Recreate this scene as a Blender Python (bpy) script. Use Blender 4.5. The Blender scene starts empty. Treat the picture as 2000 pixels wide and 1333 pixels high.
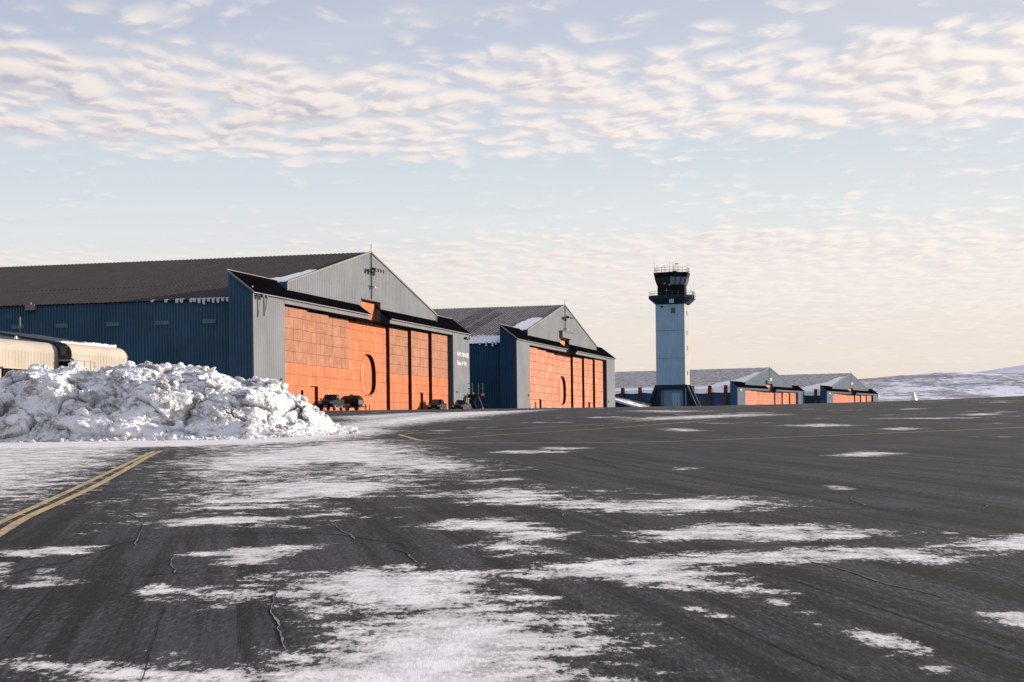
import bpy, bmesh, math, random
import numpy as np
from mathutils import Vector, Matrix, noise as mnoise

random.seed(7)
rng = np.random.default_rng(7)
sc = bpy.context.scene
R = math.radians
EYE = 1.7

# ---------------------------------------------------------------- camera
cam_data = bpy.data.cameras.new('camera')
cam_data.sensor_width = 36.0
cam_data.lens = 36.0 * 3300 / 2000
cam_data.shift_y = 0.08975
cam_data.clip_start = 0.1
cam_data.clip_end = 60000
cam = bpy.data.objects.new('camera', cam_data)
sc.collection.objects.link(cam)
cam.matrix_world = Matrix.Translation((0, 0, EYE)) @ Matrix.Rotation(R(90), 4, 'X') @ Matrix.Rotation(-0.0123, 4, 'Z')
sc.camera = cam

# ---------------------------------------------------------------- sun, sky, exposure
SUN_AZ = R(72)      # clockwise from the view axis (+Y), i.e. from the right and a little ahead
SUN_EL = R(11)
to_sun = Vector((math.sin(SUN_AZ) * math.cos(SUN_EL), math.cos(SUN_AZ) * math.cos(SUN_EL), math.sin(SUN_EL)))
sun_data = bpy.data.lights.new('sun', 'SUN')
sun_data.energy = 4.2
sun_data.angle = R(0.6)
sun_data.color = (1.0, 0.86, 0.72)
sun = bpy.data.objects.new('sun', sun_data)
sc.collection.objects.link(sun)
sun.rotation_euler = to_sun.to_track_quat('Z', 'Y').to_euler()

sc.view_settings.view_transform = 'Standard'
sc.view_settings.look = 'None'
sc.view_settings.gamma = 1.0
sc.view_settings.exposure = 0.95
sc.view_settings.use_curve_mapping = False
sc.render.engine = 'CYCLES'
sc.cycles.use_denoising = True
sc.cycles.max_bounces = 6


class NT:
    """small helper round a node tree"""
    def __init__(self, nt):
        self.nt = nt
        nt.nodes.clear()

    def n(self, kind, **kw):
        nd = self.nt.nodes.new(kind)
        for k, v in kw.items():
            if k.startswith('_'):
                setattr(nd, k[1:], v)
        ins = kw.get('ins', {})
        for k, v in ins.items():
            self.put(nd.inputs[k], v)
        return nd

    def put(self, sock, v):
        if isinstance(v, bpy.types.NodeSocket):
            self.nt.links.new(v, sock)
        elif isinstance(v, (tuple, list)) and len(v) == 3 and sock.type == 'RGBA':
            sock.default_value = (*v, 1)
        else:
            sock.default_value = v

    def math(self, op, a, b=0.0, c=None, clamp=False):
        nd = self.nt.nodes.new('ShaderNodeMath')
        nd.operation = op
        nd.use_clamp = clamp
        self.put(nd.inputs[0], a)
        self.put(nd.inputs[1], b)
        if c is not None:
            self.put(nd.inputs[2], c)
        return nd.outputs[0]

    def vmath(self, op, a, b=(0, 0, 0), scale=None):
        nd = self.nt.nodes.new('ShaderNodeVectorMath')
        nd.operation = op
        self.put(nd.inputs[0], a)
        self.put(nd.inputs[1], b)
        if scale is not None:
            self.put(nd.inputs['Scale'], scale)
        return nd.outputs[0]

    def mix(self, fac, a, b, mode='MIX'):
        nd = self.nt.nodes.new('ShaderNodeMix')
        nd.data_type = 'RGBA'
        nd.blend_type = mode
        self.put(nd.inputs[0], fac)
        self.put(nd.inputs[6], a)
        self.put(nd.inputs[7], b)
        return nd.outputs[2]

    def ramp(self, fac, stops, interp='LINEAR'):
        nd = self.nt.nodes.new('ShaderNodeValToRGB')
        nd.color_ramp.interpolation = interp
        el = nd.color_ramp.elements
        while len(el) < len(stops):
            el.new(0.5)
        for e, (p, c) in zip(el, stops):
            e.position = p
            e.color = (*c, 1) if isinstance(c, (tuple, list)) else (c, c, c, 1)
        self.put(nd.inputs[0], fac)
        return nd.outputs[0]

    def noise(self, vec, scale, detail=4, rough=0.55, dist=0.0, dim='3D'):
        nd = self.nt.nodes.new('ShaderNodeTexNoise')
        nd.noise_dimensions = dim
        if vec is not None:
            self.put(nd.inputs['Vector'], vec)
        nd.inputs['Scale'].default_value = scale
        nd.inputs['Detail'].default_value = detail
        nd.inputs['Roughness'].default_value = rough
        nd.inputs['Distortion'].default_value = dist
        return nd.outputs[0]

    def smooth(self, v, lo, hi, a=0.0, b=1.0):
        nd = self.nt.nodes.new('ShaderNodeMapRange')
        nd.interpolation_type = 'SMOOTHSTEP'
        self.put(nd.inputs[0], v)
        for i, x in zip((1, 2, 3, 4), (lo, hi, a, b)):
            self.put(nd.inputs[i], x)
        return nd.outputs[0]

    def lin(self, v, lo, hi, a=0.0, b=1.0):
        nd = self.nt.nodes.new('ShaderNodeMapRange')
        self.put(nd.inputs[0], v)
        for i, x in zip((1, 2, 3, 4), (lo, hi, a, b)):
            self.put(nd.inputs[i], x)
        return nd.outputs[0]

    def sep(self, v):
        nd = self.nt.nodes.new('ShaderNodeSeparateXYZ')
        self.put(nd.inputs[0], v)
        return nd.outputs

    def comb(self, x, y, z):
        nd = self.nt.nodes.new('ShaderNodeCombineXYZ')
        for i, v in enumerate((x, y, z)):
            self.put(nd.inputs[i], v)
        return nd.outputs[0]


def build_world():
    w = bpy.data.worlds.new('World')
    sc.world = w
    w.use_nodes = True
    t = NT(w.node_tree)
    sky = t.nt.nodes.new('ShaderNodeTexSky')
    sky.sky_type = 'NISHITA'
    sky.sun_disc = False
    sky.sun_elevation = SUN_EL
    sky.sun_rotation = SUN_AZ
    sky.altitude = 50
    sky.air_density = 1.0
    sky.dust_density = 2.0
    sky.ozone_density = 1.6
    tc = t.nt.nodes.new('ShaderNodeTexCoord')
    d = tc.outputs['Generated']
    x, y, z = t.sep(d)
    zc = t.math('MAXIMUM', z, 0.004)
    inv = t.math('DIVIDE', 1.0, t.math('ADD', zc, 0.045))
    # a flat cloud deck seen in perspective
    p = t.comb(t.math('MULTIPLY', x, inv), t.math('MULTIPLY', y, inv), 0.0)
    # drawn-out rows
    rot = t.nt.nodes.new('ShaderNodeMapping')
    rot.inputs['Rotation'].default_value = (0, 0, R(24))
    rot.inputs['Scale'].default_value = (1.10, 0.78, 1)
    t.put(rot.inputs['Vector'], p)
    pr = rot.outputs[0]
    wob = t.nt.nodes.new('ShaderNodeTexNoise')
    wob.inputs['Scale'].default_value = 2.2
    wob.inputs['Detail'].default_value = 2
    t.put(wob.inputs['Vector'], p)
    pw = t.vmath('ADD', pr, t.vmath('SCALE', wob.outputs['Color'], scale=0.16))
    so = t.vmath('ADD', pw, (0.034, -0.026, 0))

    def dens(v):
        a = t.noise(v, 9.0, 5, 0.56, 0.15, '2D')
        vo = t.nt.nodes.new('ShaderNodeTexVoronoi')
        vo.feature = 'F1'
        vo.voronoi_dimensions = '2D'
        vo.inputs['Scale'].default_value = 8.5
        t.put(vo.inputs['Vector'], t.vmath('ADD', v, t.comb(t.math('MULTIPLY', a, 0.14), t.math('MULTIPLY', a, -0.10), 0.0)))
        a = t.math('ADD', t.math('MULTIPLY', a, 0.62), t.math('MULTIPLY', t.math('SUBTRACT', 0.95, vo.outputs['Distance']), 0.40))
        b = t.noise(v, 2.6, 2, 0.5, 0.3, '2D')
        return t.math('ADD', t.math('MULTIPLY', a, 0.64), t.math('ADD', t.math('MULTIPLY', b, 0.32), t.math('MULTIPLY', t.noise(v, 0.7, 1, 0.5, 0.0, '2D'), 0.06)))
    n1 = dens(pw)
    n2 = dens(so)
    # coverage: bands of altocumulus, thinner between them
    big = t.noise(p, 0.55, 2, 0.5, 0.0, '2D')
    el = t.math('ADD', z, t.math('MULTIPLY', t.math('SUBTRACT', big, 0.5), 0.03))
    cover = t.ramp(t.math('MULTIPLY', el, 2.0, clamp=True),
                   [(0.0, 0.26), (0.115, 0.30), (0.155, 0.60), (0.205, 0.62), (0.24, 0.34), (0.31, 0.28), (0.345, 0.74),
                    (0.415, 0.73), (0.465, 0.36), (0.56, 0.36), (0.70, 0.50), (1.0, 0.50)], 'EASE')
    cover = t.math('ADD', cover, t.math('MULTIPLY', t.lin(x, -0.3, 0.3, -0.08, 0.14), t.smooth(z, 0.17, 0.10)))
    thr = t.math('SUBTRACT', 0.80, t.math('MULTIPLY', cover, 0.54))
    mask = t.smooth(t.math('SUBTRACT', n1, thr), -0.08, 0.21)
    lit = t.smooth(t.math('MULTIPLY', t.math('SUBTRACT', n1, n2), t.smooth(z, 0.05, 0.17, 0.32, 1.0)), -0.12, 0.12)
    thick = t.smooth(t.math('SUBTRACT', n1, thr), 0.04, 0.26)
    # sun side of the sky is brighter
    toward = t.lin(x, -0.3, 0.3, 0.0, 1.0)
    shade_c = t.mix(toward, (0.262, 0.256, 0.305), (0.385, 0.352, 0.358))
    lit_c = t.mix(toward, (0.475, 0.430, 0.405), (0.54, 0.490, 0.455))
    cl = t.mix(t.math('MULTIPLY', t.math('ADD', lit, t.math('SUBTRACT', 0.35, t.math('MULTIPLY', thick, 0.45))), 1.0, clamp=True), shade_c, lit_c)
    # low clouds pick up the peach of the horizon
    cl = t.mix(t.smooth(z, 0.03, 0.13, 0.6, 0.0), cl, (0.475, 0.425, 0.390))
    STR = 0.1
    base = t.vmath('SCALE', sky.outputs[0], scale=STR)
    # thin high veil that pales the blue, warm low down
    veil_c = t.ramp(t.math('MULTIPLY', z, 2.0, clamp=True),
                    [(0.0, (0.46, 0.385, 0.34)), (0.10, (0.46, 0.405, 0.372)), (0.17, (0.445, 0.425, 0.405)), (0.25, (0.39, 0.415, 0.43)),
                     (0.32, (0.325, 0.370, 0.412)), (0.42, (0.275, 0.305, 0.375)), (0.52, (0.262, 0.278, 0.345)), (1.0, (0.17, 0.20, 0.30))])
    veil_c = t.mix(t.math('MULTIPLY', toward, 0.45), veil_c, t.ramp(t.math('MULTIPLY', z, 2.0, clamp=True), [(0.0, (0.46, 0.385, 0.325)), (0.25, (0.45, 0.44, 0.43)), (0.5, (0.36, 0.37, 0.41)), (1.0, (0.24, 0.26, 0.32))]))
    wis = t.noise(t.vmath('MULTIPLY', p, (0.35, 1.4, 1.0)), 1.6, 3, 0.55, 0.6, '2D')
    veil_c = t.mix(t.smooth(wis, 0.42, 0.75, 0.0, 0.5), veil_c, (0.40, 0.385, 0.40))
    veil = t.mix(0.92, base, veil_c)
    opac = t.math('MULTIPLY', mask, t.smooth(z, 0.015, 0.10, 0.55, 0.94))
    col = t.mix(opac, veil, cl)
    bg = t.nt.nodes.new('ShaderNodeBackground')
    bg.inputs['Strength'].default_value = STR
    t.put(bg.inputs['Color'], t.vmath('SCALE', col, scale=1.0 / STR))
    out = t.nt.nodes.new('ShaderNodeOutputWorld')
    t.nt.links.new(bg.outputs[0], out.inputs[0])


build_world()


# ---------------------------------------------------------------- helpers
def link(o, parent=None):
    sc.collection.objects.link(o)
    if parent is not None:
        o.parent = parent
    return o


def tag(o, label=None, cat=None, group=None, kind=None):
    for k, v in (('label', label), ('category', cat), ('group', group), ('kind', kind)):
        if v:
            o[k] = v
    return o


def empty(name, loc=(0, 0, 0), rz=0.0, label=None, cat=None, group=None):
    o = bpy.data.objects.new(name, None)
    o.empty_display_size = 0.5
    o.location = loc
    o.rotation_euler = (0, 0, rz)
    return tag(link(o), label, cat, group)


class MB:
    """collects faces, builds one mesh object"""
    def __init__(self):
        self.v = []
        self.f = []

    def poly(self, pts):
        i = len(self.v)
        self.v += [tuple(p) for p in pts]
        self.f.append(tuple(range(i, i + len(pts))))

    def box(self, x0, x1, y0, y1, z0, z1):
        self.hexa([(x0, y0, z0), (x1, y0, z0), (x1, y1, z0), (x0, y1, z0)],
                  [(x0, y0, z1), (x1, y0, z1), (x1, y1, z1), (x0, y1, z1)])
        return self

    def hexa(self, a, b):
        """a: bottom ring counter-clockwise seen from above, b: top ring"""
        n = len(a)
        i = len(self.v)
        self.v += [tuple(p) for p in a] + [tuple(p) for p in b]
        self.f.append(tuple(range(i + n - 1, i - 1, -1)))
        self.f.append(tuple(range(i + n, i + 2 * n)))
        for k in range(n):
            m = (k + 1) % n
            self.f.append((i + k, i + m, i + n + m, i + n + k))
        return self

    def prism_y(self, prof, y0, y1):
        """prof: list of (x,z) counter-clockwise seen from -y; extruded along y"""
        self.hexa([(x, y0, z) for x, z in prof], [(x, y1, z) for x, z in prof])
        return self

    def prism_x(self, prof, x0, x1):
        """prof: list of (y,z)"""
        self.hexa([(x0, y, z) for y, z in prof], [(x1, y, z) for y, z in prof])
        return self

    def bar(self, p, q, r, n=4):
        p, q = Vector(p), Vector(q)
        d = (q - p).normalized()
        a = d.orthogonal().normalized()
        b = d.cross(a)
        ring = [(a * math.cos(2 * math.pi * (k + .5) / n) + b * math.sin(2 * math.pi * (k + .5) / n)) * r for k in range(n)]
        self.hexa([p + c for c in ring], [q + c for c in ring])
        return self

    def cyl(self, c, axis, r, h, n=16, r2=None):
        r2 = r if r2 is None else r2
        c = Vector(c)
        d = Vector(axis).normalized()
        a = d.orthogonal().normalized()
        b = d.cross(a)
        w = [a * math.cos(2 * math.pi * k / n) + b * math.sin(2 * math.pi * k / n) for k in range(n)]
        self.hexa([c + x * r for x in w], [c + d * h + x * r2 for x in w])
        return self

    def mesh(self, name):
        me = bpy.data.meshes.new(name)
        me.from_pydata(self.v, [], self.f)
        bm = bmesh.new()
        bm.from_mesh(me)
        bmesh.ops.recalc_face_normals(bm, faces=bm.faces)
        bm.to_mesh(me)
        bm.free()
        return me

    def build(self, name, mat, parent=None, bevel=0, smooth=False, recalc=True):
        if recalc:
            me = self.mesh(name)
        else:
            me = bpy.data.meshes.new(name)
            me.from_pydata(self.v, [], self.f)
        me.materials.append(mat)
        o = bpy.data.objects.new(name, me)
        link(o, parent)
        if bevel:
            m = o.modifiers.new('bevel', 'BEVEL')
            m.width = bevel
            m.segments = 2
            m.limit_method = 'ANGLE'
            m.angle_limit = R(40)
        if smooth:
            for p in me.polygons:
                p.use_smooth = True
        return o


def ribs(mb, a, b, out, pitch, depth, zb, zt, flat=0.55):
    """standing ribbed sheet from a to b (2D points); out: 2D outward direction; zb, zt: functions of 0..1"""
    a, b, out = Vector(a), Vector(b), Vector(out)
    L = (b - a).length
    n = max(1, int(round(L / pitch)))
    us = []
    for k in range(n):
        u0 = k / n
        w = 1.0 / n
        us += [(u0, 0), (u0 + w * flat * .85, 0), (u0 + w * flat, 1), (u0 + w * (1 - .15 * flat), 1)]
    us.append((1.0, 0))
    base = len(mb.v)
    for u, h in us:
        p = a.lerp(b, u) + out * depth * h
        mb.v += [(p.x, p.y, zb(u)), (p.x, p.y, zt(u))]
    for k in range(len(us) - 1):
        i = base + 2 * k
        mb.f.append((i, i + 2, i + 3, i + 1))


# ---------------------------------------------------------------- materials
def mat_new(name):
    m = bpy.data.materials.new(name)
    m.use_nodes = True
    t = NT(m.node_tree)
    bs = t.nt.nodes.new('ShaderNodeBsdfPrincipled')
    out = t.nt.nodes.new('ShaderNodeOutputMaterial')
    t.nt.links.new(bs.outputs[0], out.inputs[0])
    return m, t, bs


def bump(t, bs, h, strength=0.3, dist=0.02):
    b = t.nt.nodes.new('ShaderNodeBump')
    b.inputs['Strength'].default_value = strength
    b.inputs['Distance'].default_value = dist
    t.put(b.inputs['Height'], h)
    t.nt.links.new(b.outputs[0], bs.inputs['Normal'])


def paint(name, col, rough=0.6, var=0.15, streak=0.2, scale=0.35, metal=0.0, dirt=(0.12, 0.10, 0.08), per_object=0.0, spec=0.06):
    """weathered paint: cloudy variation, vertical run-off streaks, optional change from piece to piece"""
    m, t, bs = mat_new(name)
    tc = t.nt.nodes.new('ShaderNodeTexCoord')
    g = t.nt.nodes.new('ShaderNodeNewGeometry')
    v = g.outputs['Position']
    n = t.noise(v, scale, 5, 0.6)
    c = t.mix(t.smooth(n, 0.3, 0.75), tuple(x * (1 - var) for x in col), tuple(min(1, x * (1 + var)) for x in col))
    if streak:
        s = t.noise(t.vmath('MULTIPLY', v, (3.0, 3.0, 0.12)), 1.0, 4, 0.65)
        c = t.mix(t.smooth(s, 0.52, 0.8, 0.0, streak), c, dirt)
    if per_object:
        oi = t.nt.nodes.new('ShaderNodeObjectInfo')
        k = t.lin(oi.outputs['Random'], 0, 1, 1 - per_object, 1 + per_object)
        c = t.vmath('SCALE', c, scale=k)
    t.put(bs.inputs['Base Color'], c)
    bs.inputs['Roughness'].default_value = max(rough, 0.85) if spec < .3 and not metal else rough
    bs.inputs['Metallic'].default_value = metal
    bs.inputs['Specular IOR Level'].default_value = spec
    return m


def plain(name, col, rough=0.5, metal=0.0, spec=0.5):
    return paint(name, col, rough, 0.08, 0.0, 1.5, metal, spec=spec)


M = {}
M['navy'] = paint('navy_cladding', (0.054, 0.116, 0.182), 0.5, 0.14, 0.12, 0.2)
M['navy2'] = paint('navy_cladding_deep', (0.025, 0.066, 0.126), 0.5, 0.12, 0.10, 0.2)
M['grey'] = paint('grey_cladding', (0.165, 0.178, 0.198), 0.5, 0.10, 0.25, 0.25, dirt=(0.12, 0.112, 0.105))
M['bluegrey'] = paint('blue_grey_cladding', (0.085, 0.110, 0.140), 0.5, 0.08, 0.15, 0.25, dirt=(0.07, 0.075, 0.085))
M['grey_trim'] = paint('grey_trim', (0.22, 0.215, 0.21), 0.5, 0.08, 0.1, 0.4)
M['black_roof'] = paint('black_roof', (0.0030, 0.0030, 0.0042), 0.9, 0.2, 0.0, 0.5, spec=0.0)
M['dark'] = plain('dark_void', (0.006, 0.006, 0.008), 0.9, spec=0.1)
M['dark_metal'] = plain('dark_metal', (0.03, 0.032, 0.036), 0.5)
M['orange'] = paint('orange_paint', (0.45, 0.160, 0.084), 0.6, 0.16, 0.5, 0.5, dirt=(0.28, 0.095, 0.05), per_object=0.035)
M['orange_faded'] = paint('faded_orange_paint', (0.315, 0.156, 0.103), 0.7, 0.16, 0.5, 0.6, dirt=(0.22, 0.12, 0.08), per_object=0.045)
M['orange_pink'] = paint('pinkish_orange_paint', (0.430, 0.188, 0.122), 0.65, 0.16, 0.45, 0.4, dirt=(0.24, 0.095, 0.06), per_object=0.08)
M['orange_pink2'] = paint('pale_pinkish_orange_paint', (0.50, 0.235, 0.155), 0.65, 0.14, 0.4, 0.5, dirt=(0.28, 0.12, 0.08))
M['rust_and_edge_shade'] = paint('rusty_steel_and_edge_shade', (0.075, 0.024, 0.016), 0.8, 0.3, 0.4, 0.8)
M['white'] = plain('white_paint', (0.75, 0.75, 0.74), 0.5)
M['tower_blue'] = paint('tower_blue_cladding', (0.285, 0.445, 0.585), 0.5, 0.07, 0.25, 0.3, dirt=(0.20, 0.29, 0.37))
M['tower_dark'] = paint('tower_dark_blue', (0.018, 0.040, 0.062), 0.5, 0.1, 0.1, 0.4)
M['cream'] = paint('cream_panel', (0.36, 0.33, 0.282), 0.45, 0.10, 0.30, 0.5, dirt=(0.28, 0.22, 0.15))
M['slate_and_end_shade'] = paint('slate_roof_and_end_shade', (0.050, 0.058, 0.075), 0.7, 0.2, 0.0, 0.6)
M['tyre'] = plain('rubber', (0.012, 0.012, 0.012), 0.85)
M['chrome'] = plain('chrome', (0.6, 0.6, 0.6), 0.25, 1.0)
M['amber'] = plain('amber_lens', (0.75, 0.25, 0.03), 0.25)
M['red'] = plain('red_paint', (0.45, 0.03, 0.025), 0.4)
M['yellow'] = plain('yellow_plastic', (0.55, 0.42, 0.06), 0.5)
M['olive'] = paint('olive_paint', (0.10, 0.115, 0.075), 0.6, 0.2, 0.3, 1.0)


def glass(name, col=(0.015, 0.018, 0.022), rough=0.06):
    m, t, bs = mat_new(name)
    bs.inputs['Base Color'].default_value = (*col, 1)
    bs.inputs['Roughness'].default_value = rough
    bs.inputs['Specular IOR Level'].default_value = 0.6
    return m


M['glass'] = glass('dark_glass')
M['glass_blue'] = glass('glass_painted_reflection', (0.16, 0.19, 0.25), 0.25)  # bright reflection on the right-hand cab panes, put into a paler glass colour
M['lens'] = glass('headlight_lens', (0.45, 0.45, 0.42), 0.15)


def snow_mat(name, dirt_amount=0.5, tint=(0.73, 0.755, 0.82)):
    m, t, bs = mat_new(name)
    g = t.nt.nodes.new('ShaderNodeNewGeometry')
    v = g.outputs['Position']
    big = t.noise(v, 0.9, 4, 0.6, 0.4)
    fine = t.noise(v, 5.5, 6, 0.75)
    grit = t.noise(v, 26.0, 3, 0.7)
    d = t.math('MULTIPLY', t.smooth(big, 0.45, 0.60), t.smooth(fine, 0.42, 0.56))
    c = t.mix(t.smooth(fine, 0.3, 0.7), tint, (0.79, 0.79, 0.80))
    c = t.mix(t.math('MULTIPLY', t.smooth(big, 0.42, 0.8), 0.35 * dirt_amount), c, (0.60, 0.55, 0.48))
    c = t.mix(t.math('MULTIPLY', d, dirt_amount * 0.85), c, (0.23, 0.21, 0.19))
    c = t.mix(t.math('MULTIPLY', t.smooth(grit, 0.64, 0.74), t.math('MULTIPLY', t.smooth(big, 0.40, 0.6), dirt_amount)), c, (0.06, 0.055, 0.05))
    t.put(bs.inputs['Base Color'], c)
    bs.inputs['Roughness'].default_value = 0.85
    bs.inputs['Specular IOR Level'].default_value = 0.2
    h = t.math('ADD', t.noise(v, 7.0, 6, 0.7), t.math('MULTIPLY', grit, 0.4))
    bump(t, bs, h, 0.55, 0.06)
    return m


M['snow_pile'] = snow_mat('dirty_pile_snow', 0.9)
M['snow'] = snow_mat('clean_snow', 0.12, (0.74, 0.76, 0.82))


def roof_mat(name, col, snow_lo, snow_hi, patch=False, dust=0.3):
    """ribbed metal roof in hangar coordinates (x across, y back); snow lies where the attribute-free
    falloff towards the eave meets the noise"""
    m, t, bs = mat_new(name)
    tc = t.nt.nodes.new('ShaderNodeTexCoord')
    v = tc.outputs['Object']
    x, y, z = t.sep(v)
    n = t.noise(t.vmath('MULTIPLY', v, (0.25, 1.2, 1)), 0.8, 5, 0.65)
    c = t.mix(t.smooth(n, 0.3, 0.75), tuple(k * 0.86 for k in col), tuple(k * 1.14 for k in col))
    # sheet courses
    sheet = t.nt.nodes.new('ShaderNodeTexWave')
    sheet.wave_type = 'BANDS'
    sheet.bands_direction = 'X'
    sheet.inputs['Scale'].default_value = 0.36
    t.put(sheet.inputs['Vector'], v)
    c = t.mix(t.smooth(sheet.outputs[1], 0.0, 0.12, 0.25, 0.0), c, tuple(k * 0.5 for k in col))
    if patch:   # two bands of newer dark sheets
        for y0, y1, x0, x1 in ((14.6, 17.8, 17, 42.3), (11.3, 13.7, 14, 36)):
            k = t.math('MULTIPLY', t.math('MULTIPLY', t.math('GREATER_THAN', y, y0), t.math('LESS_THAN', y, y1)),
                       t.math('MULTIPLY', t.math('GREATER_THAN', x, x0), t.math('LESS_THAN', x, x1)))
            c = t.mix(t.math('MULTIPLY', k, 0.8), c, (0.040, 0.041, 0.048))
    s1 = t.noise(t.vmath('MULTIPLY', v, (0.5, 0.22, 1)), 1.0, 5, 0.65)
    s2 = t.noise(t.vmath('MULTIPLY', v, (1.6, 5.0, 1)), 1.0, 4, 0.7)
    edge = t.lin(x, snow_lo, snow_hi, 1.0, 0.0)
    k = t.math('ADD', edge, t.math('ADD', t.math('MULTIPLY', t.math('SUBTRACT', s1, 0.5), 1.1), t.math('MULTIPLY', t.math('SUBTRACT', s2, 0.5), 0.7)))
    sn = t.smooth(k, 0.5, 0.75)
    s3 = t.noise(t.vmath('MULTIPLY', v, (0.9, 0.6, 1)), 1.0, 5, 0.75)
    du = t.math('MULTIPLY', t.smooth(t.math('ADD', t.math('MULTIPLY', s2, 0.4), t.math('MULTIPLY', s3, 0.6)), 0.44, 0.60), dust)
    c = t.mix(du, c, (0.60, 0.60, 0.64))
    c = t.mix(sn, c, (0.78, 0.80, 0.86))
    t.put(bs.inputs['Base Color'], c)
    bs.inputs['Roughness'].default_value = 0.8
    bs.inputs['Specular IOR Level'].default_value = 0.12
    return m


M['roof1'] = roof_mat('dark_brown_roof', (0.046, 0.041, 0.042), -6, -3, dust=0.01)
M['roof2'] = roof_mat('grey_roof', (0.125, 0.118, 0.116), 3.5, 15.0, True, dust=0.18)
M['roof3'] = roof_mat('frosted_grey_roof', (0.25, 0.24, 0.24), 2.0, 18.0, dust=0.95)


# ---------------------------------------------------------------- ground
def smoothstep(x, a, b):
    k = np.clip((x - a) / (b - a), 0, 1)
    return k * k * (3 - 2 * k)


def gz(X, Y):
    """apron height: climbs gently away from the camera, levels off in front of the hangars, tilts up to the right"""
    X = np.asarray(X, float)
    Y = np.asarray(Y, float)
    a = 0.0235 * np.maximum(Y, -60)
    k = 0.18
    flat = 4.1 + 0.0033 * np.clip(Y, 150, 400)
    z = -k * np.log(np.exp(-a / k) + np.exp(-flat / k))
    d = np.clip(X - 15, 0, 75)
    z = z + 0.00034 * d * d * (1 - smoothstep(Y, 240, 420)) * smoothstep(Y, 60, 190)
    return z


def grid_mesh(name, xs, ys, zfun, mat, parent=None, smooth=True):
    XX, YY = np.meshgrid(xs, ys)
    ZZ = zfun(XX, YY)
    nx, ny = len(xs), len(ys)
    co = np.stack([XX, YY, ZZ], -1).reshape(-1, 3)
    idx = np.arange(nx * ny).reshape(ny, nx)
    quads = np.stack([idx[:-1, :-1], idx[:-1, 1:], idx[1:, 1:], idx[1:, :-1]], -1).reshape(-1, 4)
    return quad_mesh(name, co, quads, mat, parent, smooth), XX, YY


def quad_mesh(name, co, quads, mat, parent=None, smooth=True):
    me = bpy.data.meshes.new(name)
    me.vertices.add(len(co))
    me.vertices.foreach_set('co', np.asarray(co, np.float32).ravel())
    nq = len(quads)
    me.loops.add(nq * 4)
    me.loops.foreach_set('vertex_index', np.asarray(quads, np.int32).ravel())
    me.polygons.add(nq)
    me.polygons.foreach_set('loop_start', np.arange(nq, dtype=np.int32) * 4)
    me.polygons.foreach_set('use_smooth', np.full(nq, smooth))
    me.update()
    me.validate()
    me.materials.append(mat)
    o = bpy.data.objects.new(name, me)
    return link(o, parent)


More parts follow.
